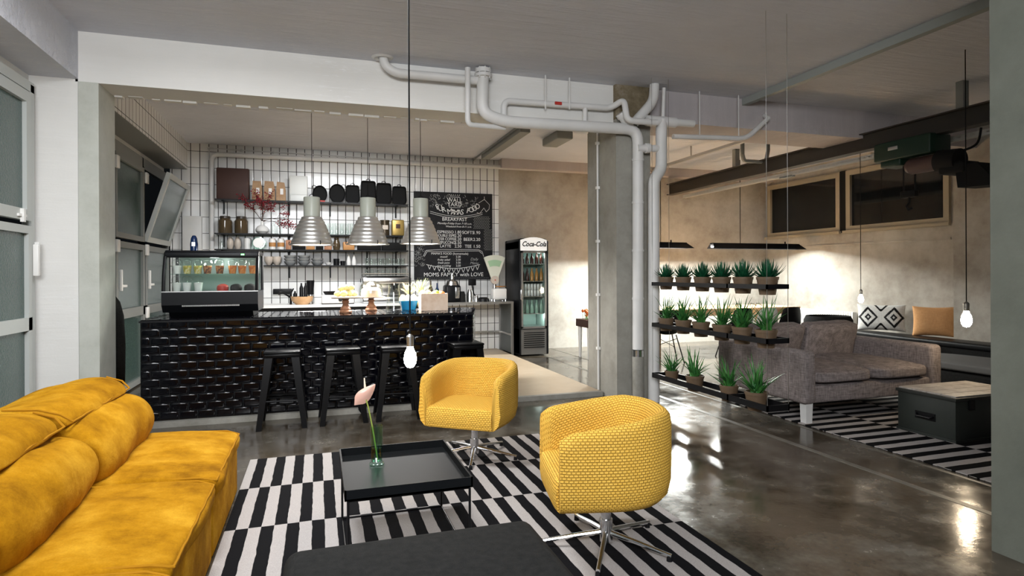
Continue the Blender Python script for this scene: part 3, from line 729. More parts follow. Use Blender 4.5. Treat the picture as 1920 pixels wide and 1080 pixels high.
part('pipe_run', bendpts([atY(1240, 225, 5.62), atY(1240, 318, 5.62), atY(1226, 336, 5.60), Vector((atY(1226, 752, 5.60).x, 5.60, 0.0))], .07), .060, M_pipe, 20)
b = B(); b.cyl(atY(1212, 226, 5.62)+off, atY(1266, 230, 5.62)+off, .056, n=20); b.cyl(atY(1260, 229, 5.62)+off, atY(1300, 232, 5.62)+off, .040, n=18); obj('tee_piece', b, M_pipe, t)
b = B(); b.cyl(atY(1195, 278, 5.62)+off, atY(1240, 279, 5.62)+off, .040, n=18); b.cyl(atY(1210, 278, 5.62)+off, atY(1217, 278, 5.62)+off, .052, n=18); obj('cross_link', b, M_pipe, t)
b = B(); b.tube([p_+off for p_ in bendpts([Vector((atY(1229, 156, 5.62).x, 5.64, CZ)), atY(1225, 190, 5.64), atY(1188, 232, 5.66)], .14)], .052, 18); obj('upper_elbow', b, M_pipe, t)
b = B(); b.cyl(atY(1245, 165, 5.62)+off, atY(1243, 220, 5.62)+off, .020, n=12); obj('riser', b, M_pipe, t)
t = thing('cable_conduit', 'thin white cable conduit running up the left corner of the column', 'conduit', (3.0, 6.15, 0)); b = B()
b.cyl((0, 0, 0.05), (0, 0, 2.94), .012, n=8); obj('conduit_tube', b, M_pipe, t); 
for z in (.5, 1.1, 1.7, 2.3, 2.8): b = B(); b.bx(-.02, .018, -.018, .018, z, z+.03); obj('conduit_clip', b, M_white2, t, False)
# ceiling conduit in the foreground, wall pipe and other runs
b = B(); b.bx(4.66, 4.73, -2.5, 5.79, CZ-.078, CZ-.002); tag(obj('cable_trunking', b, mat('trunking_grey', (.30, .32, .30), .5), None, False), 'long grey cable trunking running away along the ceiling', 'trunking')
b = B(); P = bendpts([atY(397, 470, 10.1), atY(397, 289, 10.1), Vector((5.0, 10.1, 3.19))], .10); P[-1].z = atY(1112, 321, 10.1).z
b.tube(P, .036, 12)
tag(obj('wall_pipe', b, M_pipe), 'grey painted pipe running along the top of the tiled wall and down behind the shelves', 'pipe')
b = B(); b.tube([atY(392, 278, 10.17), atY(930, 311, 10.17)], .008, 6); b.tube([atY(392, 278, 10.17), atY(392, 300, 10.17)], .008, 6)
for k in range(9): p = atY(392+k*60, 278+k*60*.0613, 10.17); b.ball(p, .022, 8, 6)
tag(obj('surface_cable', b, M_pipe), 'thin surface cable with clips under the ceiling of the tiled wall', 'cable')
b = B(); A = atZ(985, 238, 3.34); D = atZ(905, 291, 3.34); D.x = A.x; b.bx(A.x-.07, A.x+.07, A.y, D.y, 3.27, CZ); b.bx(A.x-.10, A.x-.085, A.y, D.y+.5, 3.33, CZ)
tag(obj('ceiling_track', b, M_framed, None, False), 'grey metal ceiling track behind the beam above the bar area', 'track')
b = B(); A = atZ(1060, 248, 3.33); b.rb(A.x-.12, A.x+.12, A.y, A.y+.6, 3.24, CZ-.002, .02); tag(obj('ceiling_duct', b, M_framed), 'short grey ceiling duct just behind the beam left of the column', 'duct')
b = B(); P = bendpts([atY(1262, 256, 5.70), atY(1400, 260, 5.70), atY(1440, 222, 5.70)], .12); b.tube(P, .028, 10); b.cyl(P[-1], P[-1]+Vector((.02, .07, .05)), .028)
for u in (1312, 1385): p = atY(u, 258, 5.70); b.cyl(p, (p.x, p.y, CZ), .006, n=6)
tag(obj('bent_pipe', b, M_pipe), 'thin pinkish white pipe bending up the right hand beam', 'pipe')
b = B(); P = bendpts([atY(1392, 290, 7.6), atY(1395, 302, 7.6), atY(1436, 304, 7.6), atY(1440, 282, 7.6)], .08); b.tube(P, .03, 8); P[0].z = P[0].z; b.cyl(P[0], (P[0].x, P[0].y, CZ), .03, n=8); b.cyl(P[-1], (P[-1].x, P[-1].y, CZ), .03, n=8)
tag(obj('looped_pipe', b, M_framed), 'brownish pipe loop hanging from the ceiling behind the right beam', 'pipe')
b = B(); b.bx(5.6, 5.66, 6.5, 9.9, 3.16, 3.20)
for y in (6.9, 8.2, 9.5): b.cyl((5.63, y, 3.18), (5.63, y, CZ), .012, n=6)
tag(obj('hanging_rail', b, M_steel, None, False), 'pale metal rail hung from the ceiling beyond the right beam', 'rail')

# crane beam and hoist
XC = 6.476
t = thing('crane_beam', 'dark steel crane beam running diagonally under the ceiling on the right', 'beam', (XC, 5, 2.857))
b = B(); b.bx(-.07, .07, -7.4, 5.14, 0, .014); b.bx(-.07, .07, -7.4, 5.14, .198, .212); b.bx(-.006, .006, -7.4, 5.14, .014, .198); obj('steel_beam', b, mat('brown_black_steel', (.035, .030, .024), .5), t, False)
for y in (-4.2, -.41, 3.2): b = B(); b.bx(-.04, .04, y-.04, y+.04, .212, CZ-2.857); obj('hanger', b, M_framed, t, False)
t = thing('cable_track', 'perforated metal festoon track under the crane beam', 'track', (XC+.20, 5, 2.80))
b = B(); b.bx(-.003, .003, -7.4, 5.0, -.01, .05); b.bx(.045, .051, -7.4, 5.0, -.01, .05); obj('track_rails', b, mat('zinc', (.75, .73, .68), .4, .3), t, False)
b = B(); y = -7.3
while y < 4.9: b.bx(-.003, .051, y, y+.03, .015, .027); y += .075
obj('track_rungs', b, mat('zinc_rungs', (.85, .80, .70), .4, .2), t, False)
b = B()
for y in (-1.1, -2.9, 2.2): b.bx(-.01, .055, y, y+.25, -.025, .0)
obj('track_joint', b, M_framed, t, False)
b = B(); b.tube(catmull([(0, .3, 0), (0, .45, -.10), (0, .6, -.13), (0, .75, -.02)], 6, False), .006, 6); obj('loop_cable', b, M_blackm, t)
t = thing('electric_hoist', 'green electric chain hoist hanging from the crane beam', 'hoist', (XC, 5.1, 2.85))
M_gr = mat('dark_green_enamel', (.003, .022, .011), .45)
b = B(); b.rb(-.16, .16, -.28, .42, -.20, .02, .02); b.rb(-.13, .13, .10, .36, -.27, -.18, .02); obj('hoist_housing', b, M_gr, t)
b = B(); b.rb(-.172, -.160, .10, .22, -.09, -.05, .004); obj('name_plate', b, M_steel, t)
b = B(); b.cyl((-.05, .02, -.30), (-.05, -.30, -.30), .09, n=24); b.cyl((-.05, .06, -.30), (-.05, .02, -.30), .07, .085, n=24); obj('motor', b, mat('reddish_motor', (.07, .035, .03), .5), t)
b = B(); b.cyl((-.05, -.30, -.30), (-.05, -.52, -.32), .12, n=24); b.rb(-.14, .12, -.62, -.34, -.46, -.34, .03); b.hexa([(-.13, -.95, -.64), (.13, -.95, -.64), (.13, -.55, -.62), (-.13, -.55, -.62), (-.10, -.72, -.38), (.10, -.72, -.38), (.10, -.5, -.38), (-.10, -.5, -.38)]); obj('chain_container', b, M_blackm, t)
b = B()
for dy in (.02, .16): b.cyl((0, dy, -.20), (0, dy, -.58), .010, n=6)
obj('chain', b, M_blackm, t)
b = B(); b.rb(-.04, .04, .0, .18, -.64, -.56, .015); b.tube([(0, .09, -.64), (0, .09, -.70), (0, .13, -.74), (0, .10, -.78), (0, .05, -.76)], .012, 8); obj('hook', b, M_blackm, t)
b = B(); b.tube(catmull([(0, -.3, -.18), (0, -.45, -.22), (0, -.65, -.18), (0, -.7, -.02)], 6, False), .012, 6); obj('supply_cable', b, M_blackm, t)

# ------------------------------------------------------------------ refrigerated display case on the counter
CX0, CX1, CY0 = -1.37, -.545, 6.30
t = thing('display_case', 'black refrigerated glass display case on the left end of the bar counter', 'display case', ((CX0+CX1)/2, 6.62, CT)); hw = (CX1-CX0)/2
b = B(); b.prism([(-.22, 0), (.28, 0), (.30, .05), (-.28, .05)], -hw+.05, hw-.05, 'x'); b.prism([(-.28, .05), (.30, .05), (.30, .24), (-.335, .24), (-.335, .12)], -hw, hw, 'x'); obj('base_housing', b, M_satin, t, False)
b = B()
for k in range(44): x = -.24+k*.0112; b.bx(x, x+.005, -.341, -.333, .105, .118)
obj('vent_strip', b, M_steel, t, False)
b = B(); b.bx(-hw, hw, -.33, -.31, .235, .248); obj('front_trim', b, M_steel, t, False)
for sx in (-1, 1):
    b = B(); b.tube([(sx*(hw-.012), -.315, .24), (sx*(hw-.012), -.29, .40), (sx*(hw-.012), -.23, .57), (sx*(hw-.012), -.15, .615), (sx*(hw-.012), .28, .615), (sx*(hw-.012), .28, .24)], .016, 8); obj('frame_post', b, M_black, t)
b = B(); b.rb(-hw, hw, -.20, .30, .595, .635, .012); b.rb(-hw, hw, -.235, -.18, .565, .62, .012); obj('roof', b, M_satin, t)
b = B(); b.bx(hw-.16, hw-.13, -.238, -.234, .59, .605); obj('indicator', b, M_led, t, False)
b = B(); b.bx(-hw+.03, hw-.03, .285, .295, .24, .60); obj('rear_panel', b, mat('mint_case_lining', (.24, .28, .27), .3), t, False)
b = B(); b.bx(-hw+.03, hw-.03, -.17, .27, .405, .411); obj('glass_shelf', b, M_glassg, t, False)
b = B(); b.hexa([(-hw+.02, -.318, .245), (hw-.02, -.318, .245), (hw-.02, -.314, .245), (-hw+.02, -.314, .245), (-hw+.02, -.222, .58), (hw-.02, -.222, .58), (hw-.02, -.218, .58), (-hw+.02, -.218, .58)]); obj('front_glass', b, M_glass, t, False)
b = B(); b.bx(-hw+.05, hw-.05, -.15, -.13, .575, .59); obj('case_light', b, M_caselight, t, False)
TL = t.location
def cup_mesh(col, hh=.115, lid=True):
    def mk(label, loc, group):
        c = thing('dessert_cup', label, 'cup', loc, 0, group)
        b = B(); b.lathe([(0, .0), (.030, .0), (.040, hh*.78), (0, hh*.80)], 18); obj('filling', b, col, c)
        b = B(); b.lathe([(.0315, 0), (.043, hh), (.046, hh), (.046, hh+.004), (.042, hh+.004)], 18, cap=False); obj('clear_cup', b, M_glass, c)
        if lid: b = B(); b.lathe([(.046, hh+.004), (.040, hh+.028), (.02, hh+.040), (0, hh+.043)], 18); obj('dome_lid', b, M_glass, c)
        return c
    return mk
def granola(name, cols):
    m = mat(name, cols[0], .6); n = N(m); v = n.new('ShaderNodeTexVoronoi'); v.inputs['Scale'].default_value = 95; n.l(n.tc.outputs['Object'], v.inputs[0])
    sp = n.new('ShaderNodeSeparateColor'); n.l(v.outputs['Color'], sp.inputs[0])
    return n.set(n.ramp(sp.outputs[0], [(.2, cols[0]), (.5, cols[1]), (.8, cols[2])]))
G1 = granola('fruit_mix_yellow', [(.65, .45, .08), (.30, .33, .05), (.75, .65, .35)]); G2 = granola('fruit_mix_red', [(.40, .10, .03), (.55, .30, .12), (.10, .03, .02)]); G3 = granola('carrot_mix', [(.70, .18, .03), (.60, .12, .02), (.75, .30, .08)])
cols = [M_paper, G1, G1, G2, G2, G3, G3, G3]; nm = ['white yoghurt', 'yellow fruit salad', 'pale fruit salad', 'red fruit muesli', 'brown fruit muesli', 'orange fruit', 'orange fruit', 'orange fruit']
us = [332, 351, 371, 389, 412, 436, 454, 474]
for k, (m_, n_) in enumerate(zip(cols, nm)):
    x = atY(us[k], 505, 6.50).x
    plc = ['at the far left', 'second from the left', 'third from the left', 'fourth from the left', 'fifth from the left', 'third from the right', 'second from the right', 'at the far right'][k]
    cup_mesh(m_, .10)('lidded cup of %s on the upper display case shelf, %s' % (n_, plc), (x, 6.50, CT+.412), 'cups on the upper shelf of the display case')
for k, u in enumerate((333, 352, 373)):
    x = atY(u, 550, 6.48).x
    cup_mesh(M_paper, .11)('white yoghurt cup on the display case floor, %s of three' % ['left', 'middle', 'right'][k], (x, 6.45, CT+.241), 'yoghurt cups on the display case floor')
for k, (u, m_) in enumerate(((418, M_red), (443, M_blackm), (469, M_blackm))):
    x = atY(u, 550, 6.48).x; b = B(); b.lathe([(0, 0), (.05, 0), (.055, .03), (.048, .055), (.02, .07), (0, .072)], 18)
    tag(obj('cake', b, m_), 'small %s cake on the display case floor, %s of three' % (['red', 'dark', 'dark'][k], ['left', 'middle', 'right'][k]), 'cake', 'small cakes in the display case').location = (x, 6.47, CT+.241)
point('display_case_light', (TL.x, 6.50, CT+.54), 4, (.8, 1, .9), .04)

# ------------------------------------------------------------------ wall shelves
YS = 9.90
def WS(u, v): return atY(u, v, 10.0)
shz = [2.495, 1.985, 1.745, 1.503]
for i, z in enumerate(shz):
    x0 = -1.455 if i < 3 else -.80
    t = thing('wall_shelf', 'thin black metal wall shelf above the back counter, %s of four' % ['topmost', 'second from the top', 'third from the top', 'lowest'][i], 'shelf', (0, 10.19, z), 0, 'black wall shelves on the tiles')
    b = B(); b.bx(x0, 1.42, -.30, -.01, -.018, 0); obj('shelf_board', b, M_black, t, False)
    for xx in ((-1.36, -.42, .20, .78, 1.25) if i < 3 else (-.42, .20, .78, 1.25)): b = B(); b.bx(xx-.01, xx+.01, -.25, -.01, -.034, -.018); b.bx(xx-.012, xx+.012, -.014, -.006, -.20, -.018); obj('bracket', b, M_black, t, False)
def put(name, b, m, label, cat, x, z, y=10.03, group=None, rz=0):
    o = obj(name, b, m); o.location = (x, y, z); o.rotation_euler = (0, 0, rz); return tag(o, label, cat, group)
def cx(u0, u1, v=440): a, c_ = atY(u0, v, 10.03).x, atY(u1, v, 10.03).x; return (a+c_)/2, (c_-a)
TH = .00825  # metres per pixel at the back wall
# top shelf
x, w_ = cx(407, 468); b = B(); b.rb(-w_/2, w_/2, -.06, .06, 0, 58*TH, .015); put('storage_box', b, M_brownb, 'large dark brown square box at the left end of the top shelf', 'box', x, shz[0])
for k, (u0, u1) in enumerate(((473, 493), (495, 517), (518, 537))):
    x, w_ = cx(u0, u1); h = [.30, .30, .29][k]; t = thing('coffee_bag', 'kraft paper coffee bag with a white label on the top shelf, %s of three' % ['left', 'middle', 'right'][k], 'bag', (x, 10.0, shz[0]), 0, 'kraft coffee bags on the top shelf'); w_ *= .95
    b = B(); b.hexa([(-w_/2, -.045, 0), (w_/2, -.045, 0), (w_/2, .045, 0), (-w_/2, .045, 0), (-w_/2*.96, -.04, h*.6), (w_/2*.96, -.04, h*.6), (w_/2*.96, .04, h*.6), (-w_/2*.96, .04, h*.6)])
    b.hexa([(-w_/2*.96, -.04, h*.6), (w_/2*.96, -.04, h*.6), (w_/2*.96, .04, h*.6), (-w_/2*.96, .04, h*.6), (-w_/2*.85, -.006, h*(1+.02*k)), (w_/2*.7, -.006, h), (w_/2*.7, .006, h), (-w_/2*.85, .006, h)]); obj('paper_bag', b, M_kraft, t)
    b = B(); b.bx(-.01, .035, -.048, -.0455, .10, .19); obj('label_sticker', b, M_paper, t, False)
x, w_ = cx(543, 577); b = B(); b.rb(-w_/2, w_/2, -.04, .04, 0, .12, .02); b.rb(-w_/2, w_/2, -.025, .025, .10, .41, .012)
put('clear_bag', b, mat('crinkled_foil', (.72, .73, .70), .5, .1), 'crinkled clear and white packet standing on the top shelf', 'packet', x, shz[0])
def panshape(kind):
    def mk(label, u0, u1, h, grp, hs=0):
        x, w_ = cx(u0, u1); t = thing('black_tray', label, 'tray', (x, 10.05, shz[0]), 0, grp)
        b = B(); pts = []
        if kind == 'round':
            n_ = 28; pts = [(w_/2*math.cos(2*PI*i/n_), h/2+h/2*math.sin(2*PI*i/n_)) for i in range(n_)]
        else:
            for cx_, cz_, a0 in ((w_/2-.05, h-.04, 0), (-w_/2+.05, h-.04, PI/2), (-w_/2+.08, .08, PI), (w_/2-.08, .08, 3*PI/2)):
                r = .04 if cz_ > .1 else .08; r = .04 if a0 < 3 else .08
                for k in range(6): a = a0+PI/2*k/5; pts.append((cx_+r*math.cos(a)+(.01 if a0 in (0, 3*PI/2) else -.01), cz_+r*math.sin(a)))
        A = [b.bm.verts.new((p[0], -.025, p[1])) for p in pts]; D = [b.bm.verts.new((p[0]*.9, .025, (p[1]-h/2)*.9+h/2)) for p in pts]
        E_ = [b.bm.verts.new((p[0]*.93, -.025, (p[1]-h/2)*.93+h/2)) for p in pts]; F_ = [b.bm.verts.new((p[0]*.86, .01, (p[1]-h/2)*.86+h/2)) for p in pts]
        b.skin([D, A, E_, F_]); obj('tray_body', b, M_blackm, t)
        b = B(); hx = hs*w_*.38; hz = h if not hs else h*.88
        b.tube([(hx-.03, 0, hz-.01), (hx-.028, 0, hz+.02), (hx, 0, hz+.032), (hx+.028, 0, hz+.02), (hx+.03, 0, hz-.01)], .006, 6); obj('handle', b, M_black, t); return t
    return mk
rd, rc = panshape('round'), panshape('rect'); g = 'black trays lined up on the top shelf'
rd('round black tray standing on the top shelf, left of two', 586, 614, .275, g, -1); rd('round black tray standing on the top shelf, right of two', 617, 648, .31, g, 1)
rc('small rectangular black tray beside the round trays on the top shelf', 649, 674, .30, g); rc('tallest rectangular black tray on the top shelf', 677, 705, .38, g)
rc('wide rectangular black tray on the top shelf, second from its right end', 706, 734, .355, g); rc('rectangular black tray at the right end of the top shelf', 736, 762, .31, g)
b = B(); b.bx(-.06, .06, -.05, .05, 0, .02); put('red_stand', b, M_red, 'low red stand on the top shelf behind the left pendant lamp', 'stand', cx(598, 606)[0], shz[0]+.001, 9.94)
# second shelf
def vessel(name, prof, m, label, cat, u0, u1, z, grp=None, n=18, y=10.03):
    x, w_ = cx(u0, u1); R_ = max(p[0] for p in prof); b = B(); b.lathe([(p[0]/R_*w_/2, p[1]) for p in prof], n); return put(name, b, m, label, cat, x, z, y, grp)
for k, (u0, u1) in enumerate(((409, 435), (440, 465))):
    x, w_ = cx(u0, u1); t = thing('glass_jar', 'large brown glass jar on the second shelf, %s of two' % ['left', 'right'][k], 'jar', (x, 10.03, shz[1]), 0, 'brown glass jars')
    b = B(); b.lathe([(0, 0), (w_/2, .0), (w_/2+.003, .03), (w_/2+.003, .19), (w_*.38, .225)], 24); obj('jar_body', b, M_glassb, t)
    b = B(); b.lathe([(0, .225), (w_*.40, .225), (w_*.40, .255), (w_*.36, .262), (0, .262)], 24); obj('lid', b, mat('dark_lid', (.05, .04, .03), .3), t)
x, w_ = cx(480, 503); b = B(); b.lathe([(0, 0), (.05, 0), (.095, .04), (.098, .07), (.07, .115), (.022, .14), (.018, .20), (.016, .20), (.016, .14), (.0, .12)], 24); vs = put('flask_vase', b, M_white2, 'small round pale vase holding red berry twigs on the second shelf', 'vase', x, shz[1])
t = thing('berry_branches', 'spreading twigs with red berries in the small round vase', 'branches', (x, 10.03, shz[1]+.125)); b = B(); bb = B(); random.seed(11)
def twig(p, d, L_, r, dep):
    pts = [p]
    for k in range(5): d = (d+Vector((random.uniform(-.25, .25), random.uniform(-.15, .12), random.uniform(-.2, .12)))).normalized(); pts.append(pts[-1]+d*L_/5)
    b.tube(pts, [r*(1-.12*k) for k in range(6)], 5)
    for q_ in pts[2:]:
        for _ in range(1):
            o_ = q_+Vector((random.uniform(-.03, .03), random.uniform(-.03, .03), random.uniform(-.03, .03)))
            if dep: bb.ball(o_, random.uniform(.006, .011), 6, 4); b.tube([q_, o_], .0015, 3)
    if dep < 2:
        for q_ in pts[2:]:
            for _ in range(1): twig(q_, (d+Vector((random.uniform(-.9, .9), random.uniform(-.3, .2), random.uniform(-.3, .6)))).normalized(), L_*.5, r*.6, dep+1)
for d in ((-.55, -.5, .8), (-.3, -.55, .9), (.1, -.6, .9), (.35, -.5, .8), (.95, -.35, .28), (1.0, -.3, .05)): twig(Vector((0, 0, .07)), Vector(d).normalized(), .34 if d[0] < .5 else .42, .005, 0)
obj('twigs', b, M_brownb, t); bo = obj('berries', bb, mat('berry_red', (.22, .01, .02), .4), t); bo['kind'] = 'stuff'
gl = [(.028, 0), (.03, .004), (.036, .19), (.034, .19), (.028, .008), (0, .008)]
for k, u in enumerate((513, 523)): vessel('glass_bottle', [(.0, 0), (.03, 0), (.03, .12), (.012, .15), (.012, .20), (.009, .20), (.009, .15)], M_glass, 'clear glass bottle on the second shelf, %s of the pair right of the vase' % ['left', 'right'][k], 'bottle', u-5, u+5, shz[1], 'clear bottles on the second shelf')
for k in range(6): vessel('tall_glass', gl, M_glass, 'tall clear glass on the second shelf between two lamps, '+['first from the left', 'second from the left', 'third from the left', 'third from the right', 'second from the right', 'last on the right'][k], 'glass', 608+k*9.5, 617+k*9.5, shz[1], 'tall glasses on the second shelf')
x, w_ = cx(713, 730); t = thing('tin', 'dark round tin with pale label on the second shelf', 'tin', (x, 10.03, shz[1])); b = B(); b.lathe([(0, 0), (w_/2, 0), (w_/2, .23), (w_/2+.004, .232), (w_/2+.004, .255), (0, .255)], 24); obj('tin_body', b, mat('dark_tin', (.08, .06, .04), .3, .6), t)
b = B(); b.bx(-.045, .045, -w_/2-.006, -w_/2+.02, .10, .17); obj('label_sticker', b, M_cream, t, False)
x, w_ = cx(734, 757); t = thing('tin', 'square gold tin with round emblem at the right of the second shelf', 'tin', (x, 10.03, shz[1])); b = B(); b.rb(-w_/2, w_/2, -.07, .07, 0, .265, .02); obj('tin_body', b, M_gold, t)
b = B(); b.rb(-.035, .035, -.074, -.069, .12, .19, .01); obj('emblem', b, M_brownb, t)
# third shelf
vessel('glass_bottle', [(.0, 0), (.03, 0), (.03, .10), (.012, .13), (.012, .16)], M_glass, 'small clear bottle at the left end of the third shelf', 'bottle', 410, 421, shz[2])
for k, u in enumerate((425, 439)): vessel('stoneware_vase', [(0, 0), (.035, 0), (.055, .06), (.052, .12), (.03, .175), (.018, .19), (0, .19)], M_cream, 'oval taupe vase on the third shelf, %s of two' % ['left', 'right'][k], 'vase', u, u+13, shz[2], 'oval vases on the third shelf')
vessel('white_jar', [(0, 0), (.05, 0), (.05, .17), (.045, .175), (0, .175)], M_white2, 'plain white cylinder jar on the third shelf', 'jar', 457, 470, shz[2])
x, w_ = cx(474, 497); t = thing('cookie_jar', 'round glass jar lying on its side with white lid facing out, third shelf', 'jar', (x, 10.0, shz[2])); b = B(); b.cyl((0, -.07, .098), (0, .08, .098), .095, n=28); obj('jar_body', b, M_glassg, t); b = B(); b.cyl((0, -.085, .098), (0, -.07, .098), .075, n=28); obj('lid', b, M_white2, t)
for k, u in enumerate((504, 520)):
    x, w_ = cx(u, u+13); t = thing('canister', 'white canister with copper coloured label on the third shelf, %s of two' % ['left', 'right'][k], 'canister', (x, 10.03, shz[2]), 0, 'white canisters'); b = B(); b.lathe([(0, 0), (w_/2, 0), (w_/2, .15), (0, .15)], 24); obj('canister_body', b, M_white2, t)
    b = B(); b.lathe([(w_/2+.0015, .045), (w_/2+.0015, .11)], 24, cap=False); obj('label_band', b, M_copper, t); b = B(); b.lathe([(0, .15), (w_/2-.006, .15), (w_/2-.006, .175), (0, .175)], 24); obj('lid', b, M_white2, t)
for k, (u0, u1, h, m_, lb) in enumerate(((536, 546, .15, M_woodd, 'brown wooden box left of the left pendant lamp'), (548, 572, .07, M_blackm, 'low dark box under the left pendant lamp'), (574, 590, .10, M_copper, 'copper bowl shaped box under the left pendant lamp'), (592, 606, .08, M_blackm, 'low black box under the left pendant lamp rim'), (608, 622, .10, M_woodd, 'small brown box right of the left pendant lamp'), (643, 664, .13, M_copper, 'orange brown wooden box left of the middle pendant lamp'), (670, 714, .08, M_blackm, 'long low black box under the middle pendant lamp'), (716, 761, .13, M_blackm, 'long black box at the right end of the third shelf'))):
    x, w_ = cx(u0, u1); b = B(); b.rb(-w_/2, w_/2, -.08, .08, 0, h, .008); put('storage_box', b, m_, lb+' on the third shelf' if 'third' not in lb else lb, 'box', x, shz[2], 10.03)
vessel('glass_jar', [(0, 0), (.05, 0), (.06, .06), (.05, .13), (.035, .16), (.04, .20), (0, .20)], M_glassb, 'brown glass storage jar right of the left pendant lamp, third shelf', 'jar', 624, 638, shz[2])
# fourth shelf
for k, u in enumerate((495, 510)): vessel('bowl', [(0, 0), (.03, 0), (.075, .05), (.085, .10), (.085, .135), (.075, .13), (0, .03)], M_cream, 'cream rounded bowl on the lowest shelf, %s of two' % ['left', 'right'][k], 'bowl', u, u+17, shz[3], 'cream bowls on the lowest shelf')
for k, (u0, n_) in enumerate(((532, 3), (558, 3), (583, 2))):
    for j in range(n_): vessel('stacked_bowl', [(0, 0), (.05, 0), (.088, .045), (.092, .062), (.085, .060), (0, .02)], M_greyc, 'grey stoneware bowl in the %s stack on the lowest shelf, %s' % (['left', 'middle', 'right'][k], (['bottom', 'middle', 'top'] if n_ == 3 else ['bottom', 'top'])[j]), 'bowl', u0, u0+23, shz[3]+j*.046, 'stacked grey bowls')
vessel('bowl', [(0, 0), (.03, 0), (.055, .03), (.06, .045), (0, .02)], M_white2, 'small shallow white bowl right of the stacked bowls', 'bowl', 609, 622, shz[3])
vessel('black_cup', [(0, 0), (.045, 0), (.045, .105), (0, .105)], M_black, 'taller black cup on the lowest shelf', 'cup', 625, 636, shz[3]); vessel('black_cup', [(0, 0), (.045, 0), (.045, .07), (0, .07)], M_black, 'shorter black cup on the lowest shelf', 'cup', 638, 647, shz[3])
for k, u in enumerate((649, 659)): vessel('white_carafe', [(0, 0), (.04, 0), (.045, .06), (.02, .15), (.022, .17), (0, .17)], M_white2, 'slim white carafe on the lowest shelf, %s of two' % ['left', 'right'][k], 'carafe', u, u+9, shz[3], 'white carafes')
for k in range(9): vessel('small_glass', [(.03, 0), (.03, .004), (.034, .115), (.032, .115), (.027, .008), (0, .008)], M_glass, 'small clear tumbler in the row on the lowest shelf, '+['first from the left', 'second from the left', 'third from the left', 'fourth from the left', 'in the middle', 'fourth from the right', 'third from the right', 'second from the right', 'last on the right'][k], 'glass', 684+k*8.4, 692+k*8.4, shz[3], 'small tumblers on the lowest shelf', 14)

# ------------------------------------------------------------------ writing
def text(st, x, z, size, parent, m, y=0, name='lettering', rot=0, shear=0, ext=.001, sx=1, align='CENTER', bold=0):
    c = bpy.data.curves.new('t', 'FONT'); c.body = st; c.size = size; c.align_x = align; c.align_y = 'CENTER'; c.extrude = ext; c.shear = shear; c.resolution_u = 3; c.offset = bold
    o = bpy.data.objects.new('t', c); C.objects.link(o); bpy.context.view_layer.update()
    me = bpy.data.meshes.new_from_object(o); C.objects.unlink(o); bpy.data.objects.remove(o)
    me.materials.clear(); me.materials.append(m); me.name = name
    o = bpy.data.objects.new(name, me); C.objects.link(o); o.parent = parent
    o.location = (x, y, z); o.rotation_euler = (PI/2, rot, 0); o.scale = (sx, 1, 1); return o
BX0, BX1, BZ0, BZ1 = 1.552, 2.925, 1.262, 2.755
t = thing('menu_board', 'large chalkboard menu with chalk lettering on the tiled wall', 'chalkboard', ((BX0+BX1)/2, 10.17, BZ0)); BW, BH = BX1-BX0, BZ1-BZ0
b = B(); b.bx(-BW/2, BW/2, 0, .02, 0, BH); obj('board', b, M_board, t, False)
fx = lambda cx_: (cx_-30)/805*BW-BW/2
fz = lambda cy_: BH-(cy_-100)/900*BH
T = lambda st, cx_, cy_, h, w_=None, m=M_chalk, rot=0, shear=0: text(st, fx(cx_), fz(cy_), h/900*BH*1.35, t, m, -.003, 'chalk_lettering', rot, shear)
T('WALL', 440, 180, 44); T('YARD', 440, 224, 44)
FM = 'FÜR MAMAS FOOD'
for i, ch in enumerate(FM):
    if ch == ' ': continue
    e = -1+2*i/(len(FM)-1); T(ch, 470+e*205, 305-65*e*e if e > 0 else 305-50*e*e, 58, rot=-(-e*.45))
T('BREAKFAST', 440, 378, 38, m=M_chalk); T('Monday-Friday from 7-10 a.m.', 440, 420, 22, shear=.3); T('Weekend from 8-11 a.m.', 480, 452, 20, shear=.3)
for i, (a, p_) in enumerate((('ESPRESSO', '1.80'), ('DOUBLE ESPR', '2.20'), ('FILTER COFFEE', '2.20'), ('CAPPUCCINO', '2.50'), ('LATTE', '2.50'))): 
    o = T(a, 345, 510+i*36.5, 30); o.scale.x = .8 if len(a) > 9 else 1; T(p_, 473, 510+i*36.5, 32)
for i, (a, p_) in enumerate((('SOFTS', '1.90'), ('BEER', '2.20'), ('TEE', '1.50'))): T(a, 578, 512+i*72, 34); T(p_, 668, 512+i*72, 34)
T("MAMA'S FOOD (homemade)", 390, 733, 24)
for i, (a, p_) in enumerate((('muesli', '2.20'), ('fruity salad', '2.50'), ('fresh juice', '3.50'), ('rice pudding', '2.50'))): T(a, 325, 765+i*31, 22, shear=.3); T(p_, 475, 765+i*31, 22)
T('Daily', 640, 790, 30, shear=.3, m=M_chalkg); T('Menu', 640, 830, 30, shear=.3, m=M_chalkg); T('MOMS FAMILY with LOVE', 430, 950, 42)
def strokes(lines, m, name, w_=.004):
    b = B()
    for L_ in lines:
        P = [Vector((fx(x), 0, fz(z))) for x, z in L_]
        for a, c_ in zip(P, P[1:]):
            d = (c_-a); 
            if d.length < 1e-5: continue
            n_ = Vector((-d.z, 0, d.x)).normalized()*w_/2; b.face([b.bm.verts.new(p+Vector((0, -.004, 0))) for p in (a-n_, c_-n_, c_+n_, a+n_)])
    return obj(name, b, m, t, False)
L_ = [[(385, 148), (495, 148), (495, 255), (385, 255), (385, 148)]] + [[(405+i*15, 138), (380+i*23, 118)] for i in range(6)]
L_ += [[(190+x, 300+45*math.sin(PI*x/540)) for x in range(0, 541, 30)], [(190+x, 318+45*math.sin(PI*x/540)) for x in range(0, 541, 30)]]
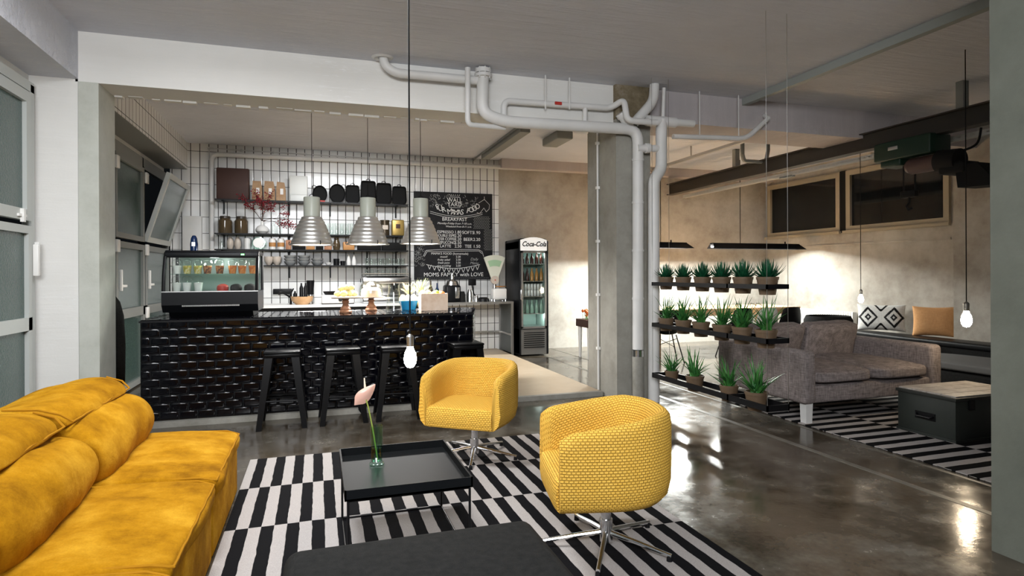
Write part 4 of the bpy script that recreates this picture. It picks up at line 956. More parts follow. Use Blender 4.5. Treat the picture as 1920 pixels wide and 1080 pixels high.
L_ += [[(120, 760), (150, 700), (300, 690), (690, 690), (725, 710), (740, 760)], [(130, 765), (160, 712), (690, 702), (722, 730)]]
L_ += [[(690, 200), (750, 160), (805, 215), (800, 260), (770, 290), (745, 250), (700, 310), (670, 300)], [(750, 130), (750, 165)]]
strokes(L_, M_chalk, 'chalk_drawing', .006)
L_ = [[(150+x, 845+40*math.sin(PI*x/550)) for x in range(0, 551, 25)]]
for i in range(11): x = 165+i*49; y_ = 845+40*math.sin(PI*(x-150)/550); L_ += [[(x, y_), (x+18, y_+45), (x+36, y_)]]
strokes(L_, M_chalk, 'chalk_bunting', .008)
random.seed(4); L_ = []
for _ in range(34): x, y_ = random.uniform(190, 370), random.uniform(125, 250); L_.append([(x+random.uniform(-14, 14), y_+random.uniform(-14, 14)) for _k in range(4)])
for _ in range(30): x, y_ = random.uniform(510, 670), random.uniform(125, 240); L_.append([(x+random.uniform(-14, 14), y_+random.uniform(-14, 14)) for _k in range(4)])
for r in range(24):
    for c_ in range(9 if r < 9 else 5):
        x = (640 if r < 9 else 750)+c_*19+(9 if r % 2 else 0); y_ = 340+r*15; L_.append([(x-8, y_), (x, y_+9), (x+8, y_)])
for _ in range(40): x, y_ = random.uniform(40, 130), random.uniform(640, 860); L_.append([(x+12*math.cos(a), y_+12*math.sin(a)) for a in (0, 1, 2, 3, 4)])
for k in range(40): x = 60+k*18.5; L_.append([(x, 985), (x+10, 985)])
strokes(L_, M_chalkg, 'chalk_pattern', .0035)

# ------------------------------------------------------------------ drinks fridge
FX = (3.148+3.655)/2; t = thing('drinks_fridge', 'tall black drinks fridge with white script header and glass door', 'fridge', (FX, 9.35, 0)); hw = .2535
b = B(); b.rb(-hw, -hw+.03, 0, .78, .03, 1.90, .012); b.rb(hw-.045, hw, 0, .78, .03, 1.90, .012); b.rb(-hw, hw, .72, .80, .03, 1.93, .012); b.rb(-hw, hw, .0, .80, 1.72, 1.94, .05); b.bx(-hw, hw, .02, .78, .02, .44)
obj('cabinet', b, M_satin, t)
b = B(); pts = [(-.24, 1.735), (.215, 1.735), (.215, 1.91)] + [(.215-.455*k/10, 1.91+.045*math.sin(PI*k/10)) for k in range(1, 10)] + [(-.24, 1.91)]
b.prism(pts, -.03, .0, 'y'); obj('header_panel', b, mat('lit_header', (.9, .89, .86), .4, emis=(1, .98, .94), es=.35), t)
text('Coca-Cola', -.012, 1.84, .115, t, M_black, -.032, 'script_logo', 0, .35, .0015, .85, bold=.003)
b = B()
for q_ in ((-.235, -.205, .46, 1.725), (.175, .205, .46, 1.725), (-.235, .205, .455, .49), (-.235, .205, 1.695, 1.73)): b.bx(q_[0], q_[1], -.035, -.005, q_[2], q_[3])
df = obj('door_frame', b, M_steel, t, False)
b = B(); b.rb(-.255, -.235, -.07, -.03, .93, 1.10, .008); obj('door_handle', b, M_chrome, df)
b = B(); b.bx(-.205, .175, -.022, -.016, .49, 1.695); obj('door_glass', b, M_glass, t, False)
b = B(); b.bx(-.215, .195, .45, .47, .45, 1.72); b.bx(-.22, -.214, 0, .45, .45, 1.72); b.bx(.20, .206, 0, .45, .45, 1.72); obj('inner_lining', b, mat('mint_lining', (.50, .68, .62), .4), t, False)
for z in (.485, .70, .985, 1.235, 1.52):
    b = B(); b.bx(-.212, .198, .02, .44, z-.012, z); obj('wire_shelf', b, M_steel, t, False)
b = B(); b.bx(-.235, .205, -.02, .01, .03, .44); gr_ = obj('lower_grille', b, M_steel, t, False)
b = B()
for k in range(8): b.bx(-.19, .17, -.026, -.019, .14+k*.034, .155+k*.034)
obj('grille_slot', b, M_black, gr_, False)
for (x, z) in ((-.16, 1.0), (.0, 1.0)): point('fridge_light', (FX+.10, 9.40, 1.66 if x < -.1 else .66), 1.6, (.85, 1, .95), .03)
def bottle(m, h, r, lab=None):
    b = B(); b.lathe([(0, 0), (r, 0), (r, h*.55), (r*.45, h*.8), (r*.42, h), (0, h)], 14); o = obj('drink_bottle', b, m); return o
mb = [mat('cola_bottle', (.05, .012, .008), .15), mat('amber_bottle', (.45, .22, .06), .15), mat('green_water_bottle', (.35, .60, .48), .15, trans=.4), mat('can_white', (.65, .66, .65), .35, .3)]
rows = [(1.52, 0, .17, .030, 5, 'dark cola bottle on the top fridge shelf'), (1.235, None, .21, .030, 5, 'bottle on the second fridge shelf'), (.985, 3, .10, .026, 7, 'pale drinks can on the third fridge shelf, upper layer'), (.70, 2, .22, .032, 5, 'green tinted water bottle on the fourth fridge shelf')]
ordn = ['first from the left', 'second from the left', 'third from the left', 'fourth from the left', 'fifth from the left', 'sixth from the left', 'last on the right']
for z, k, h, r, n_, lb in rows:
    for i in range(n_):
        m = mb[k] if k is not None else (mb[0] if i < 2 else mb[1]); lb2 = lb if k is not None else ('dark ' if i < 2 else 'amber ')+lb
        xx = FX-.175+i*(.33/(n_-1))
        if k == 3:
            for j in range(2):
                b = B(); b.lathe([(0, 0), (r*.9, 0), (r, .008), (r, h-.01), (r*.85, h), (0, h)], 14); o = obj('drink_can', b, m); o.location = (xx, 9.43, z+.001+j*(h+.004)); tag(o, 'pale drinks can on the third fridge shelf, %s layer, %s' % (['lower', 'upper'][j], ordn[i]), 'can', 'cans in the drinks fridge')
        else:
            o = bottle(m, h, r); o.location = (xx, 9.43, z+.001); tag(o, lb2+', '+ordn[i], 'bottle', 'bottles in the drinks fridge')

# ------------------------------------------------------------------ side table, scale, machines
t = thing('side_table', 'steel framed side table between the bar counter and the fridge', 'table', (2.45, 9.7, .0)); z0 = .046
b = B(); b.bx(-.62, .60, -.33, .40, .87, .905); obj('table_top', b, M_steel, t, False)
for x in (-.60, .565):
    for y in (-.325, .36): b = B(); b.bx(x, x+.035, y, y+.035, 0.001 if x > 0 else z0, .87); obj('leg', b, M_steel, t, False)
b = B(); b.bx(.57, .60, -.29, .36, .34, .37); b.bx(-.565, .565, .365, .39, .34, .37); obj('cross_rail', b, M_steel, t, False)
b = B(); b.bx(.585, .592, -.29, .36, .05, .87); obj('side_panel', b, mat('dark_grey_panel', (.05, .06, .06), .4), t, False)
p = atY(935, 563, 9.55); t = thing('kitchen_scale', 'vintage white scale with a fan shaped dial on the side table', 'scale', (p.x, 9.55, .905))
b = B(); b.rb(-.11, .12, -.08, .12, .03, .21, .02); obj('scale_body', b, M_white2, t)
for x in (-.09, .10):
    for y in (-.06, .10): b = B(); b.cyl((x, y, 0), (x, y, .03), .014, .010, 10); obj('foot', b, M_chrome, t)
b = B(); b.cyl((-.07, 0, .20), (-.07, 0, .46), .03, .02, 12); obj('neck', b, M_steel, t)
b = B(); fan = [(-.03, .34), (-.14, .66), (-.26, .66)][:0]
A0 = math.radians(90); cxx, czz = -.08, .36; R1_ = .40
pts = [(cxx+R1_*math.sin(a), czz+R1_*math.cos(a)) for a in [math.radians(-27+6*k) for k in range(10)]]
pts = [(cxx+.05, czz)]+[(x, z) for x, z in reversed(pts)]+[(cxx-.05, czz)]
b.prism(pts, -.05, -.02, 'y'); dl = obj('fan_dial', b, mat('dial_face', (.68, .70, .60), .4), t)
b = B(); pt2 = [(cxx+R1_*r_*math.sin(a), czz+R1_*r_*math.cos(a)) for r_, s_ in ((.80, 1), (.55, -1)) for a in [math.radians(s_*(-22+5.5*k)) for k in range(9)]]
b.prism(pt2, -.054, -.050, 'y'); obj('green_band', b, mat('dial_green', (.36, .55, .36), .5), dl, False)
b = B(); b.cyl((cxx, -.07, czz-.01), (cxx, -.02, czz-.01), .068, n=28); hb = obj('hub_disc', b, M_cream, t)
b = B(); b.cyl((cxx, -.076, czz-.01), (cxx, -.07, czz-.01), .010, n=12); obj('hub_screw', b, M_red, hb)
b = B(); b.lathe([(0, .225), (.10, .235), (.11, .25), (.10, .25), (0, .24)], 20, (.03, .03, 0)); obj('weighing_pan', b, M_copper, t)
t = thing('coffee_grinder', 'dark chrome coffee grinder right of the wooden crate', 'grinder', (atY(848, 563, 9.6).x, 9.6, .905))
b = B(); b.rb(-.13, .12, -.12, .14, 0, .27, .03); obj('grinder_body', b, M_satin, t); b = B(); b.lathe([(0, .27), (.11, .27), (.09, .33), (.035, .37), (.03, .46), (0, .46)], 20); obj('hopper', b, M_chrome, t); b = B(); b.rb(.02, .09, -.14, -.10, .06, .24, .01); obj('spout', b, M_chrome, t)
for k, (u, h, w_, m_, lb, cat) in enumerate(((866, .17, .05, M_blackm, 'slim black canister', 'canister'), (880, .20, .055, M_chrome, 'chrome jug', 'jug'), (892, .10, .035, M_chrome, 'small chrome cup', 'cup'), (905, .07, .10, M_black, 'low black tray', 'tray'))):
    x = atY(u, 563, 9.55).x; b = B(); b.lathe([(0, 0), (w_, 0), (w_*.9, h*.7), (w_*.6, h), (0, h)], 18)
    o = obj('jug' if k == 1 else cat, b, m_); o.location = (x, 9.50, .905); tag(o, lb+' on the side table left of the scale', cat)
t = thing('tamper_stand', 'black square headed stand on the side table left of the scale', 'stand', (atY(885, 563, 9.75).x, 9.75, .905)); b = B(); b.rb(-.06, .07, -.02, .02, .26, .36, .01); obj('head', b, M_black, t); b = B(); b.tube([(0, 0, .28), (.03, 0, .12), (.10, 0, .04), (.12, 0, 0)], .012, 8); obj('stem', b, M_black, t)

# back counter
t = thing('back_counter', 'white worktop with dark cabinets along the tiled wall behind the bar', 'counter', (0, 9.85, .046))
b = B(); b.bx(-1.84, 1.78, -.35, .34, .82, .86); obj('worktop', b, M_white2, t, False); b = B(); b.bx(-1.82, 1.76, -.31, .34, 0, .82); obj('cabinet', b, M_blackm, t, False)
BZ = .907
t = thing('socket_strip', 'black socket strip on the tiles above the sink', 'socket strip', (atY(530, 544, 10.18).x, 10.18, 1.09)); b = B(); b.rb(-.14, .14, -.03, .015, -.04, .045, .008); obj('strip', b, M_black, t)
t = thing('tap', 'black swan neck tap at the sink behind the bar', 'tap', (atY(545, 566, 9.7).x, 9.75, BZ)); b = B(); b.cyl((0, 0, 0), (0, 0, .16), .018, n=12); b.tube(catmull([(0, 0, .10), (-.08, -.06, .16), (-.14, -.08, .19), (-.17, -.09, .15)], 6, False), .014, 8); obj('spout', b, M_black, t); b = B(); b.cyl((0, 0, .16), (.04, 0, .24), .010, n=8); obj('lever', b, M_black, t)
p = atY(566, 571, 9.5); t = thing('wooden_bowl', 'wooden bowl on the back counter holding dark bottles', 'bowl', (p.x, 9.65, BZ)); b = B(); b.lathe([(0, 0), (.09, 0), (.15, .06), (.165, .12), (.155, .12), (.13, .05), (0, .02)], 28); obj('bowl_body', b, M_wood, t)
for k, (dx, h, lb) in enumerate(((-.10, .18, 'short'), (-.01, .30, 'tall'), (.05, .30, 'tall'))):
    b = B(); b.lathe([(0, 0), (.028, 0), (.028, h*.75), (.012, h*.9), (.012, h), (0, h)], 12); o = obj('dark_bottle', b, M_black); o.location = (p.x+dx, 9.65, BZ+.022); tag(o, '%s dark bottle standing in the wooden bowl, %s of three' % (lb, ['left', 'middle', 'right'][k]), 'bottle', 'dark bottles in the wooden bowl')
t = thing('coffee_tamper_tower', 'black and chrome hand grinder right of the wooden bowl', 'grinder', (atY(582, 566, 9.8).x, 9.85, BZ)); b = B(); b.lathe([(0, 0), (.05, 0), (.045, .14), (0, .14)], 16); obj('base', b, M_chrome, t); b = B(); b.lathe([(0, .14), (.045, .14), (.062, .36), (0, .36)], 20); obj('hopper', b, M_black, t)
t = thing('hot_plate', 'white induction hob with a black knob on the back counter', 'hob', (atY(632, 570, 9.5).x, 9.62, BZ)); b = B(); b.rb(-.22, .25, -.1, .2, .01, .14, .015); obj('hob_body', b, M_white2, t); b = B(); b.cyl((.05, -.125, .07), (.05, -.10, .07), .03, n=16); obj('knob', b, M_black, t); b = B(); b.bx(-.22, .25, -.1, .2, .0, .012); obj('base', b, M_black, t); 
t = thing('black_pan', 'black pan on the white hob behind the cake stand', 'pan', (atY(622, 550, 9.62).x, 9.62, BZ+.142)); b = B(); b.lathe([(0, 0), (.10, 0), (.13, .05), (.12, .05), (.09, .01), (0, .01)], 24); obj('pan_body', b, M_black, t); b = B(); b.tube([(.10, 0, .04), (.22, 0, .09), (.34, 0, .12)], .012, 8); obj('handle', b, M_black, t)
t = thing('espresso_machine', 'chrome and black espresso machine on the back counter behind the pineapples', 'coffee machine', (atY(722, 560, 9.75).x, 9.80, BZ))
b = B(); b.rb(-.36, .40, -.22, .30, .0, .10, .02); b.rb(-.36, .40, .05, .30, .10, .42, .03); b.rb(-.36, .40, -.18, .30, .30, .40, .02); obj('machine_body', b, M_chrome, t)
for x in (-.18, .16): b = B(); b.cyl((x, -.10, .20), (x, -.10, .30), .045, n=18); b.cyl((x, -.10, .215), (x+.02, -.30, .20), .012, .015, 8); obj('brew_group', b, M_black, t)
for k, x in enumerate((-.30, .33)): b = B(); b.tube([(x, -.12, .30), (x, -.16, .2), (x+.01, -.17, .12)], .008, 6); obj('steam_wand', b, M_steel, t)
b = B(); b.rb(-.30, .34, -.15, .22, .425, .435, .004, 1); b.tube([(-.34, -.16, .46), (.38, -.16, .46), (.38, .24, .46), (-.34, .24, .46)], .006, 6, closed=True); obj('cup_rail', b, M_steel, t)
for k in range(8):
    b = B(); b.lathe([(.024, 0), (.03, .004), (.036, .09), (.034, .09), (.027, .008), (0, .008)], 14); o = obj('coffee_glass', b, M_glass); o.location = (t.location.x-.28+k*.083, 9.76, BZ+.437); tag(o, 'clear coffee glass standing on top of the espresso machine, %s' % ['leftmost', 'second from left', 'third from left', 'fourth from left', 'fourth from right', 'third from right', 'second from right', 'rightmost'][k], 'glass', 'coffee glasses on the espresso machine')
for k, (u, h, m_) in enumerate(((738, .30, M_black), (747, .26, M_steel), (755, .30, M_black), (806, .34, M_glassb), (818, .30, M_navy))):
    x = atY(u, 560, 9.98).x; b = B(); b.lathe([(0, 0), (.036, 0), (.036, h*.6), (.013, h*.78), (.013, h), (0, h)], 14); o = obj('syrup_bottle', b, m_); o.location = (x, 10.12 if u < 800 else 9.9, BZ)
    tag(o, '%s bottle on the back counter behind the bar, %s' % (['tall black', 'steel coloured', 'black'][k] if k < 3 else ['brown', 'navy'][k-3], ['left of three', 'middle of three', 'right of three', 'under the menu board', 'beside the brown one'][k]), 'bottle')
t = thing('towel_dispenser', 'pale tall wall box beside the tilted window above the display case', 'dispenser', (atY(361, 430, 10.15).x, 10.19, atY(361, 470, 10.15).z)); b = B(); b.rb(-.13, .13, -.10, 0, 0, .52, .01); obj('box_body', b, M_pipe, t)
p = atY(361, 466, 6.6); t = thing('spray_bottle', 'dark blue bottle standing on top of the display case', 'bottle', (p.x, 6.68, CT+.636)); b = B(); b.lathe([(0, 0), (.035, 0), (.036, .07), (.028, .13), (.016, .155), (0, .16)], 20); obj('bottle_body', b, M_navy, t); b = B(); b.bx(-.016, .016, -.0375, -.034, .05, .09); obj('label_sticker', b, M_steel, t, False)
t = thing('black_coat', 'black coat hanging behind the left pillar at the bar window', 'coat', (-1.93, 6.9, .95)); b = B(); prof = [(0, -.95+.25), (.16, -.68), (.17, -.3), (.15, .0), (.10, .14), (.04, .20), (0, .21)]; rings = []
for r, z in prof: rings.append([b.bm.verts.new((.55*r*math.cos(a)*(1+.12*math.sin(5*a)), r*math.sin(a)*(1+.10*math.cos(7*a)), z)) for a in [2*PI*k/28 for k in range(28)]])
b.skin(rings); obj('coat_body', b, M_dkcloth, t, True, 80); b = B(); b.tube([(0, 0, .20), (0, 0, .25), (-.08, 0, .26), (-.15, 0, .24)], .006, 6); obj('hook', b, M_steel, t)

# ------------------------------------------------------------------ things on the bar counter
def stand(u, v, hh, pr, label):
    p = atZ(u, v, CT); t = thing('cake_stand', label, 'cake stand', (p.x, p.y, CT+.001), 0, 'turned wood cake stands')
    b = B(); b.lathe([(0, 0), (.062, 0), (.066, .012), (.05, .03), (.056, .04), (.036, .065), (.028, .09), (.038, .115), (.03, .125), (.042, hh-.012), (0, hh-.012)], 28); obj('turned_base', b, M_woodd, t)
    b = B(); b.lathe([(0, hh-.012), (pr-.01, hh-.012), (pr, hh-.004), (pr, hh+.004), (0, hh+.002)], 40); obj('plate', b, M_crate, t); return t, p
t, p1 = stand(648, 586, .16, .15, 'wooden cake stand with pale pastries, left of two')
pz = CT+.001+.165
for k, (dx, dy, dz, r) in enumerate(((-.075, 0, 0, .042), (-.02, -.05, 0, .045), (.04, 0, 0, .046), (.085, .02, 0, .042), (.02, .02, .062, .046), (-.035, .02, .058, .042), (.055, .0, .070, .040))):
    b = B(); b.ball((0, 0, 0), r, 16, 10, (1, .9, .72)); b.tube([(.0, 0, r*.70), (.004, 0, r*.9)], .004, 5); o = obj('pastry', b, M_yel); o.location = (p1.x+dx, p1.y+dy, pz+r*.72+dz); o.rotation_euler = (.3*k, 0, k)
    o.rotation_euler = (0, 0, k); tag(o, 'pale yellow pastry on the left cake stand, %s' % ['far left of the bottom layer', 'front of the bottom layer', 'right of the middle below', 'far right below', 'middle of the upper layer', 'left of the upper layer', 'topmost at the right'][k], 'pastry', 'pastries on the left cake stand')
t, p2 = stand(696, 582, .15, .145, 'wooden cake stand under a glass dome, right of two')
b = B(); b.lathe([(0, 0), (.105, 0), (.11, .02), (.105, .07), (.08, .095), (0, .10)], 28); o = obj('cake', b, M_crate); o.location = (p2.x, p2.y, CT+.001+.156); tag(o, 'pale sponge cake under the glass dome', 'cake')
t = thing('glass_dome', 'clear glass cake dome with a knob on the right cake stand', 'dome', (p2.x, p2.y, CT+.156)); b = B(); b.lathe([(.130, 0), (.130, .07), (.115, .125), (.07, .16), (.02, .172), (.02, .170), (.07, .157), (.112, .122), (.127, .07), (.127, 0)], 36, cap=False); obj('dome_glass', b, M_glass, t); b = B(); b.ball((0, 0, .19), .018, 12, 8); obj('knob', b, M_glass, t)
p = atZ(740, 585, CT); t = thing('glass_jug', 'tall glass jug between the cake dome and the blue bowl', 'jug', (p.x, p.y+.06, CT+.001)); b = B(); b.lathe([(0, 0), (.085, 0), (.088, .01), (.07, .16), (.055, .24), (.062, .30), (.059, .30), (.052, .24), (.066, .16), (.082, .014), (0, .01)], 32, cap=False); obj('jug_body', b, M_glass, t, True, 60)
p = atZ(767, 581, CT); t = thing('blue_bowl', 'blue ceramic baking dish on the counter with pale cakes', 'bowl', (p.x, p.y+.05, CT+.001)); b = B(); pr_ = []
rings = []
for (sx_, sy_, z) in ((.075, .06, 0), (.105, .075, .10), (.098, .068, .10), (.07, .05, .012)): rings.append([b.bm.verts.new((sx_*math.copysign(abs(math.cos(a))**.5, math.cos(a)), sy_*math.copysign(abs(math.sin(a))**.5, math.sin(a)), z)) for a in [2*PI*k/32+.01 for k in range(32)]])
b.skin(rings); obj('dish', b, M_blue, t, True, 40); bowlp = t.location.copy()
for k, (dx, m_, r) in enumerate(((-.062, M_yel, .045), (.0, M_white2, .055), (.060, M_yel, .045))):
    b = B(); b.lathe([(0, -.02), (r*.7, -.02), (r, .02), (r*.85, .05), (r*.4, .08), (0, .085)], 20); o = obj('muffin', b, m_); o.location = bowlp+Vector((dx, 0, .085)); tag(o, '%s muffin in the blue dish, %s' % (['yellow', 'white topped', 'yellow'][k], ['left', 'middle', 'right'][k]), 'muffin', 'muffins in the blue dish')
def leaf(b, base, az, lean, L_, w_, curl=.6, th=.2, n=7):
    d = Vector((math.cos(az), math.sin(az), 0)); sd = Vector((-d.y, d.x, 0)); p = Vector(base); a = lean; rings = []
    for i in range(n+1):
        s_ = i/n; ww = w_*(1-s_)**.75*(.75+.5*math.sin(PI*min(1, s_*1.6+.15))*.5)+.0004; tg = d*math.sin(a)+Vector((0, 0, math.cos(a))); nn = sd.cross(tg)
        rings.append([b.bm.verts.new(p+sd*ww), b.bm.verts.new(p+nn*ww*th), b.bm.verts.new(p-sd*ww), b.bm.verts.new(p-nn*ww*(th+.25))]); p = p+tg*L_/n; a += curl/n
    b.skin(rings)
for k, (u, v, m_) in enumerate(((770, 560, M_lime), (793, 558, M_lime))):
    p = atY(u, v, bowlp.y+.0); t = thing('pineapple', '%s pineapple with a pale leafy crown behind the %s' % (['smaller brownish', 'large light green'][k], ['blue dish', 'wooden crate']), 'pineapple', (p.x, bowlp.y+.14, CT+.001))
    b = B(); b.ball((0, 0, .075), .058, 20, 14, (1, 1, 1.3)); obj('fruit', b, patchy('pineapple_skin_%d' % k, [(.45, .30, .10), (.65, .50, .22), (.75, .62, .35)], 30, .5, .5), t)
    b = B(); random.seed(20+k)
    for i in range(34): leaf(b, (0, 0, .145+.001*i), i*2.4, .75-.68*i/34, .11+.07*random.random()+.03*k, .009, .55)
    obj('crown', b, m_ if k else mat('brownish_crown', (.50, .46, .26), .5), t, True, 80)
pa, pb = atZ(790, 583, CT), atZ(833, 580, CT); xm = (pa.x+pb.x)/2; cw = pb.x-pa.x
t = thing('wooden_crate', 'pale wooden crate filled with fruit at the right of the counter', 'crate', (xm, pa.y+.09, CT+.001)); cw2 = cw/2; b = B()
b.bx(-cw2, cw2, -.09, -.078, 0, .185); b.bx(-cw2, cw2, .078, .09, 0, .185); b.bx(-cw2, -cw2+.012, -.078, .078, 0, .185); b.bx(cw2-.012, cw2, -.078, .078, 0, .185); b.bx(-cw2+.012, cw2-.012, -.078, .078, 0, .012); obj('crate_box', b, M_crate, t, False)
b = B(); b.bx(-cw2-.002, -cw2+.05, -.0925, -.0905, 0, .185); obj('corner_batten', b, M_crate, t, False)
fc = t.location.copy(); random.seed(5)
fr = [(-.09, -.03, M_lime, 'lime'), (-.045, .02, M_yel, 'lemon'), (.0, -.035, M_yel, 'lemon'), (.035, .02, M_green, 'green apple'), (.085, -.03, M_orange, 'tangerine'), (-.10, .035, M_yel, 'lemon'), (.07, .035, M_yel, 'lemon')]
for k, (dx, dy, m_, nm_) in enumerate(fr):
    b = B(); b.ball((0, 0, 0), .034, 16, 10, (1.05, .95, .95)); b.cyl((0, 0, .028), (0, 0, .040), .004, n=6); o = obj(nm_.replace(' ', '_'), b, m_); o.location = fc+Vector((dx*cw2/.13, dy, .175+(.012 if k % 2 else 0))); tag(o, '%s in the wooden crate, %s' % (nm_, ['at the left front', 'left of the middle', 'in the middle front', 'right of the middle', 'at the right front corner', 'at the left back', 'at the right back'][k]), nm_.split()[-1], 'fruit in the wooden crate')
for k in range(7): b_ = None
b = B(); b.rb(-1.0*.11, .11, -.076, .076, .012, .13, .005, 1); o = obj('crate_liner', b, M_kraft, t)

# ------------------------------------------------------------------ hanging plant shelves
PX0, PX1, PY0, PY1 = 3.27, 3.48, 3.79, 5.46
zl = []
for (vt, vb) in ((533.5, 542.5), (636, 646), (762, 774)): zl.append((atX(1441, vt, PX0).z, atX(1441, vb, PX0).z))
t = thing('hanging_planter_rack', 'three black steel plant shelves hung on thin wires from the ceiling beside the column', 'plant shelf', (3.375, 4.6, 0)); ox, oy = 3.375, 4.6
for i, (zt, zb) in enumerate(zl):
    b = B(); x0, x1, y0, y1 = PX0-ox, PX1-ox, PY0-oy, PY1-oy
    b.bx(x0, x0+.012, y0, y1, zb, zt); b.bx(x1-.012, x1, y0, y1, zb, zt); b.bx(x0, x1, y0, y0+.012, zb, zt); b.bx(x0, x1, y1-.012, y1, zb, zt); b.bx(x0, x1, 0-.35, -.33, zb, zt)
    obj('shelf_frame', b, M_black, t, False)
for (x, y) in ((PX0+.006, PY0+.006), (PX1-.006, PY0+.006), (PX0+.006, PY1-.006), (PX1-.006, PY1-.006)): b = B(); b.cyl((x-ox, y-oy, zl[2][1]-.01), (x-ox, y-oy, CZ), .0022, n=5); obj('wire', b, M_steel, t)
def potted(kind, seed, s_=1):
    t = thing('potted_'+kind, 'x', 'plant'); R_ = .080; b = B(); b.lathe([(0, -.085), (R_*.74, -.085), (R_*.97, .03), (R_*1.02, .03), (R_*1.04, .052), (R_*.93, .052), (R_*.9, .035), (0, .033)], 24); obj('pot', b, M_terr, t)
    b = B(); b.lathe([(0, .034), (R_*.9, .036), (0, .040)], 16); obj('soil', b, M_soil, t)
    random.seed(seed); b = B()
    if kind == 'agave':
        for i in range(60): q_ = i/60; leaf(b, (0, 0, .035), i*2.399, 1.40-1.30*q_, .150+.025*random.random(), .018-.005*q_, -.65, .35, 6)
    else:
        for i in range(34 if seed % 2 else 42):
            r_ = random.random(); leaf(b, (random.uniform(-.03, .03), random.uniform(-.03, .03), .035), random.uniform(0, 2*PI), .10+.85*r_, random.uniform(.18, .30)*(1.1-.3*r_), random.uniform(.009, .015), random.uniform(.1, .6), .5, 6)
    obj('leaves', b, M_leafd if kind == 'agave' else M_leaf, t, True, 80); return t
ag = [potted('agave', k) for k in (31, 32)]; al = [potted('aloe', k) for k in (41, 42, 43)]
used = set(); ordp = ['nearest the column', 'second from the column', 'third from the column', 'fourth from the column', 'fifth from the column', 'at the free end']
def place(proto, u, lvl, lab, grp, s_, rz):
    zt = zl[lvl][0]; y = atX(u, 540, 3.375).y; loc = (3.375, y, zt+.004)
    if id(proto) in used: dup(proto, loc, rz, lab, grp, s_)
    else: used.add(id(proto)); proto.location = loc; proto['label'] = lab; proto['group'] = grp; proto.rotation_euler = (0, 0, rz); proto.scale = (s_,)*3
for k, u in enumerate((1249, 1281, 1317, 1353, 1393, 1439)): place(ag[k % 2], u, 0, 'spiky agave in a brown pot on the top hanging shelf, '+ordp[k], 'agaves on the top hanging shelf', .93+.02*k, k*1.3)
for k, u in enumerate((1249, 1281, 1314, 1353, 1391, 1436)): place(al[k % 3], u, 1, 'grassy aloe in a brown pot on the middle hanging shelf, '+ordp[k], 'aloes on the middle hanging shelf', .95+.02*k, k*2.1)
for k, (u, s_) in enumerate(((1259, .85), (1302, 1.05), (1366, .98), (1417, 1.1))): place(al[(k+1) % 3], u, 2, ['small', 'tall spreading', 'bushy', 'largest'][k]+' aloe in a brown pot on the lowest hanging shelf, '+['nearest the column', 'second from the column', 'third from the column', 'at the free end'][k], 'aloes on the lowest hanging shelf', s_, k*1.7)

# ------------------------------------------------------------------ grey sofa
GX0, GX1, GY0, GY1 = 4.08, 5.74, 4.26, 5.50
t = thing('two_seat_sofa', 'two seat grey brown tweed sofa on the second striped rug', 'sofa', ((GX0+GX1)/2, (GY0+GY1)/2, .0)); hx, hy = (GX1-GX0)/2, (GY1-GY0)/2
b = B(); b.rb(-hx+.02, hx-.02, -hy+.03, hy-.02, .185, .34, .02); obj('seat_frame', b, M_grey, t)
for sx in (-1, 1): b = B(); b.rb(sx*hx-(.14 if sx > 0 else 0), sx*hx+(.14 if sx < 0 else 0), -hy, hy-.01, .18, .655, .045, 5); obj('armrest', b, M_grey, t)
b = B(); b.rb(-hx+.10, hx-.10, hy-.20, hy, .18, .66, .05, 5); obj('backrest', b, M_grey, t)
def cushion(b, x0, x1, y0, y1, z0, z1, amp=.006, seed=0, n=14, k=6):
    cx_, cy_, cz_ = (x0+x1)/2, (y0+y1)/2, (z0+z1)/2; tt = bmesh.new(); bmesh.ops.create_cube(tt, size=2); bmesh.ops.subdivide_edges(tt, edges=tt.edges[:], cuts=n, use_grid_fill=True)
    for v in tt.verts:
        x, y, z = v.co; m_ = lambda a, c_: math.sqrt(max(0, 1-a*a*.5*.30-c_*c_*.5*.30))
        L6 = (abs(x)**k+abs(y)**k+abs(z)**k)**(1/k); q_ = v.co/L6; q_.z = q_.z*(.72+.28*(1-abs(x)**3)*(1-abs(y)**3)*1.0)
        w3 = Vector((cx_+q_.x*(x1-x0)/2, cy_+q_.y*(y1-y0)/2, cz_+q_.z*(z1-z0)/2)); nn = noise.noise(w3*4+Vector((seed, 0, 0)))*amp*2+noise.noise(w3*11)*amp*.4
        v.co = w3+q_.normalized()*nn
    b.merge(tt); return b
for k, (x0, x1) in enumerate(((-hx+.13, 0), (0.0, hx-.13))):
    b = B(); cushion(b, x0, x1, -hy-.01, hy-.18, .325, .495, .005, k); obj('seat_cushion', b, M_grey, t, True, 60)
for k, (x0, x1) in enumerate(((-hx+.12, -.02), (.0, hx-.12))):
    b = B(); cushion(b, -(x1-x0)/2, (x1-x0)/2, -.205, .205, -.10, .10, .008, k+5, 14, 11); o = obj('back_cushion', b, M_grey, t, True, 60); o.location = ((x0+x1)/2, hy-.31, .615); o.rotation_euler = (math.radians(102), 0, .03)
for x in (-hx+.04, hx-.10):
    for y in (-hy+.03, hy-.10): b = B(); b.hexa([(x+.004, y+.004, .011), (x+.070, y+.004, .011), (x+.070, y+.070, .011), (x+.004, y+.070, .011), (x, y, .185), (x+.075, y, .185), (x+.075, y+.075, .185), (x, y+.075, .185)]); obj('leg', b, M_pipe, t, False)
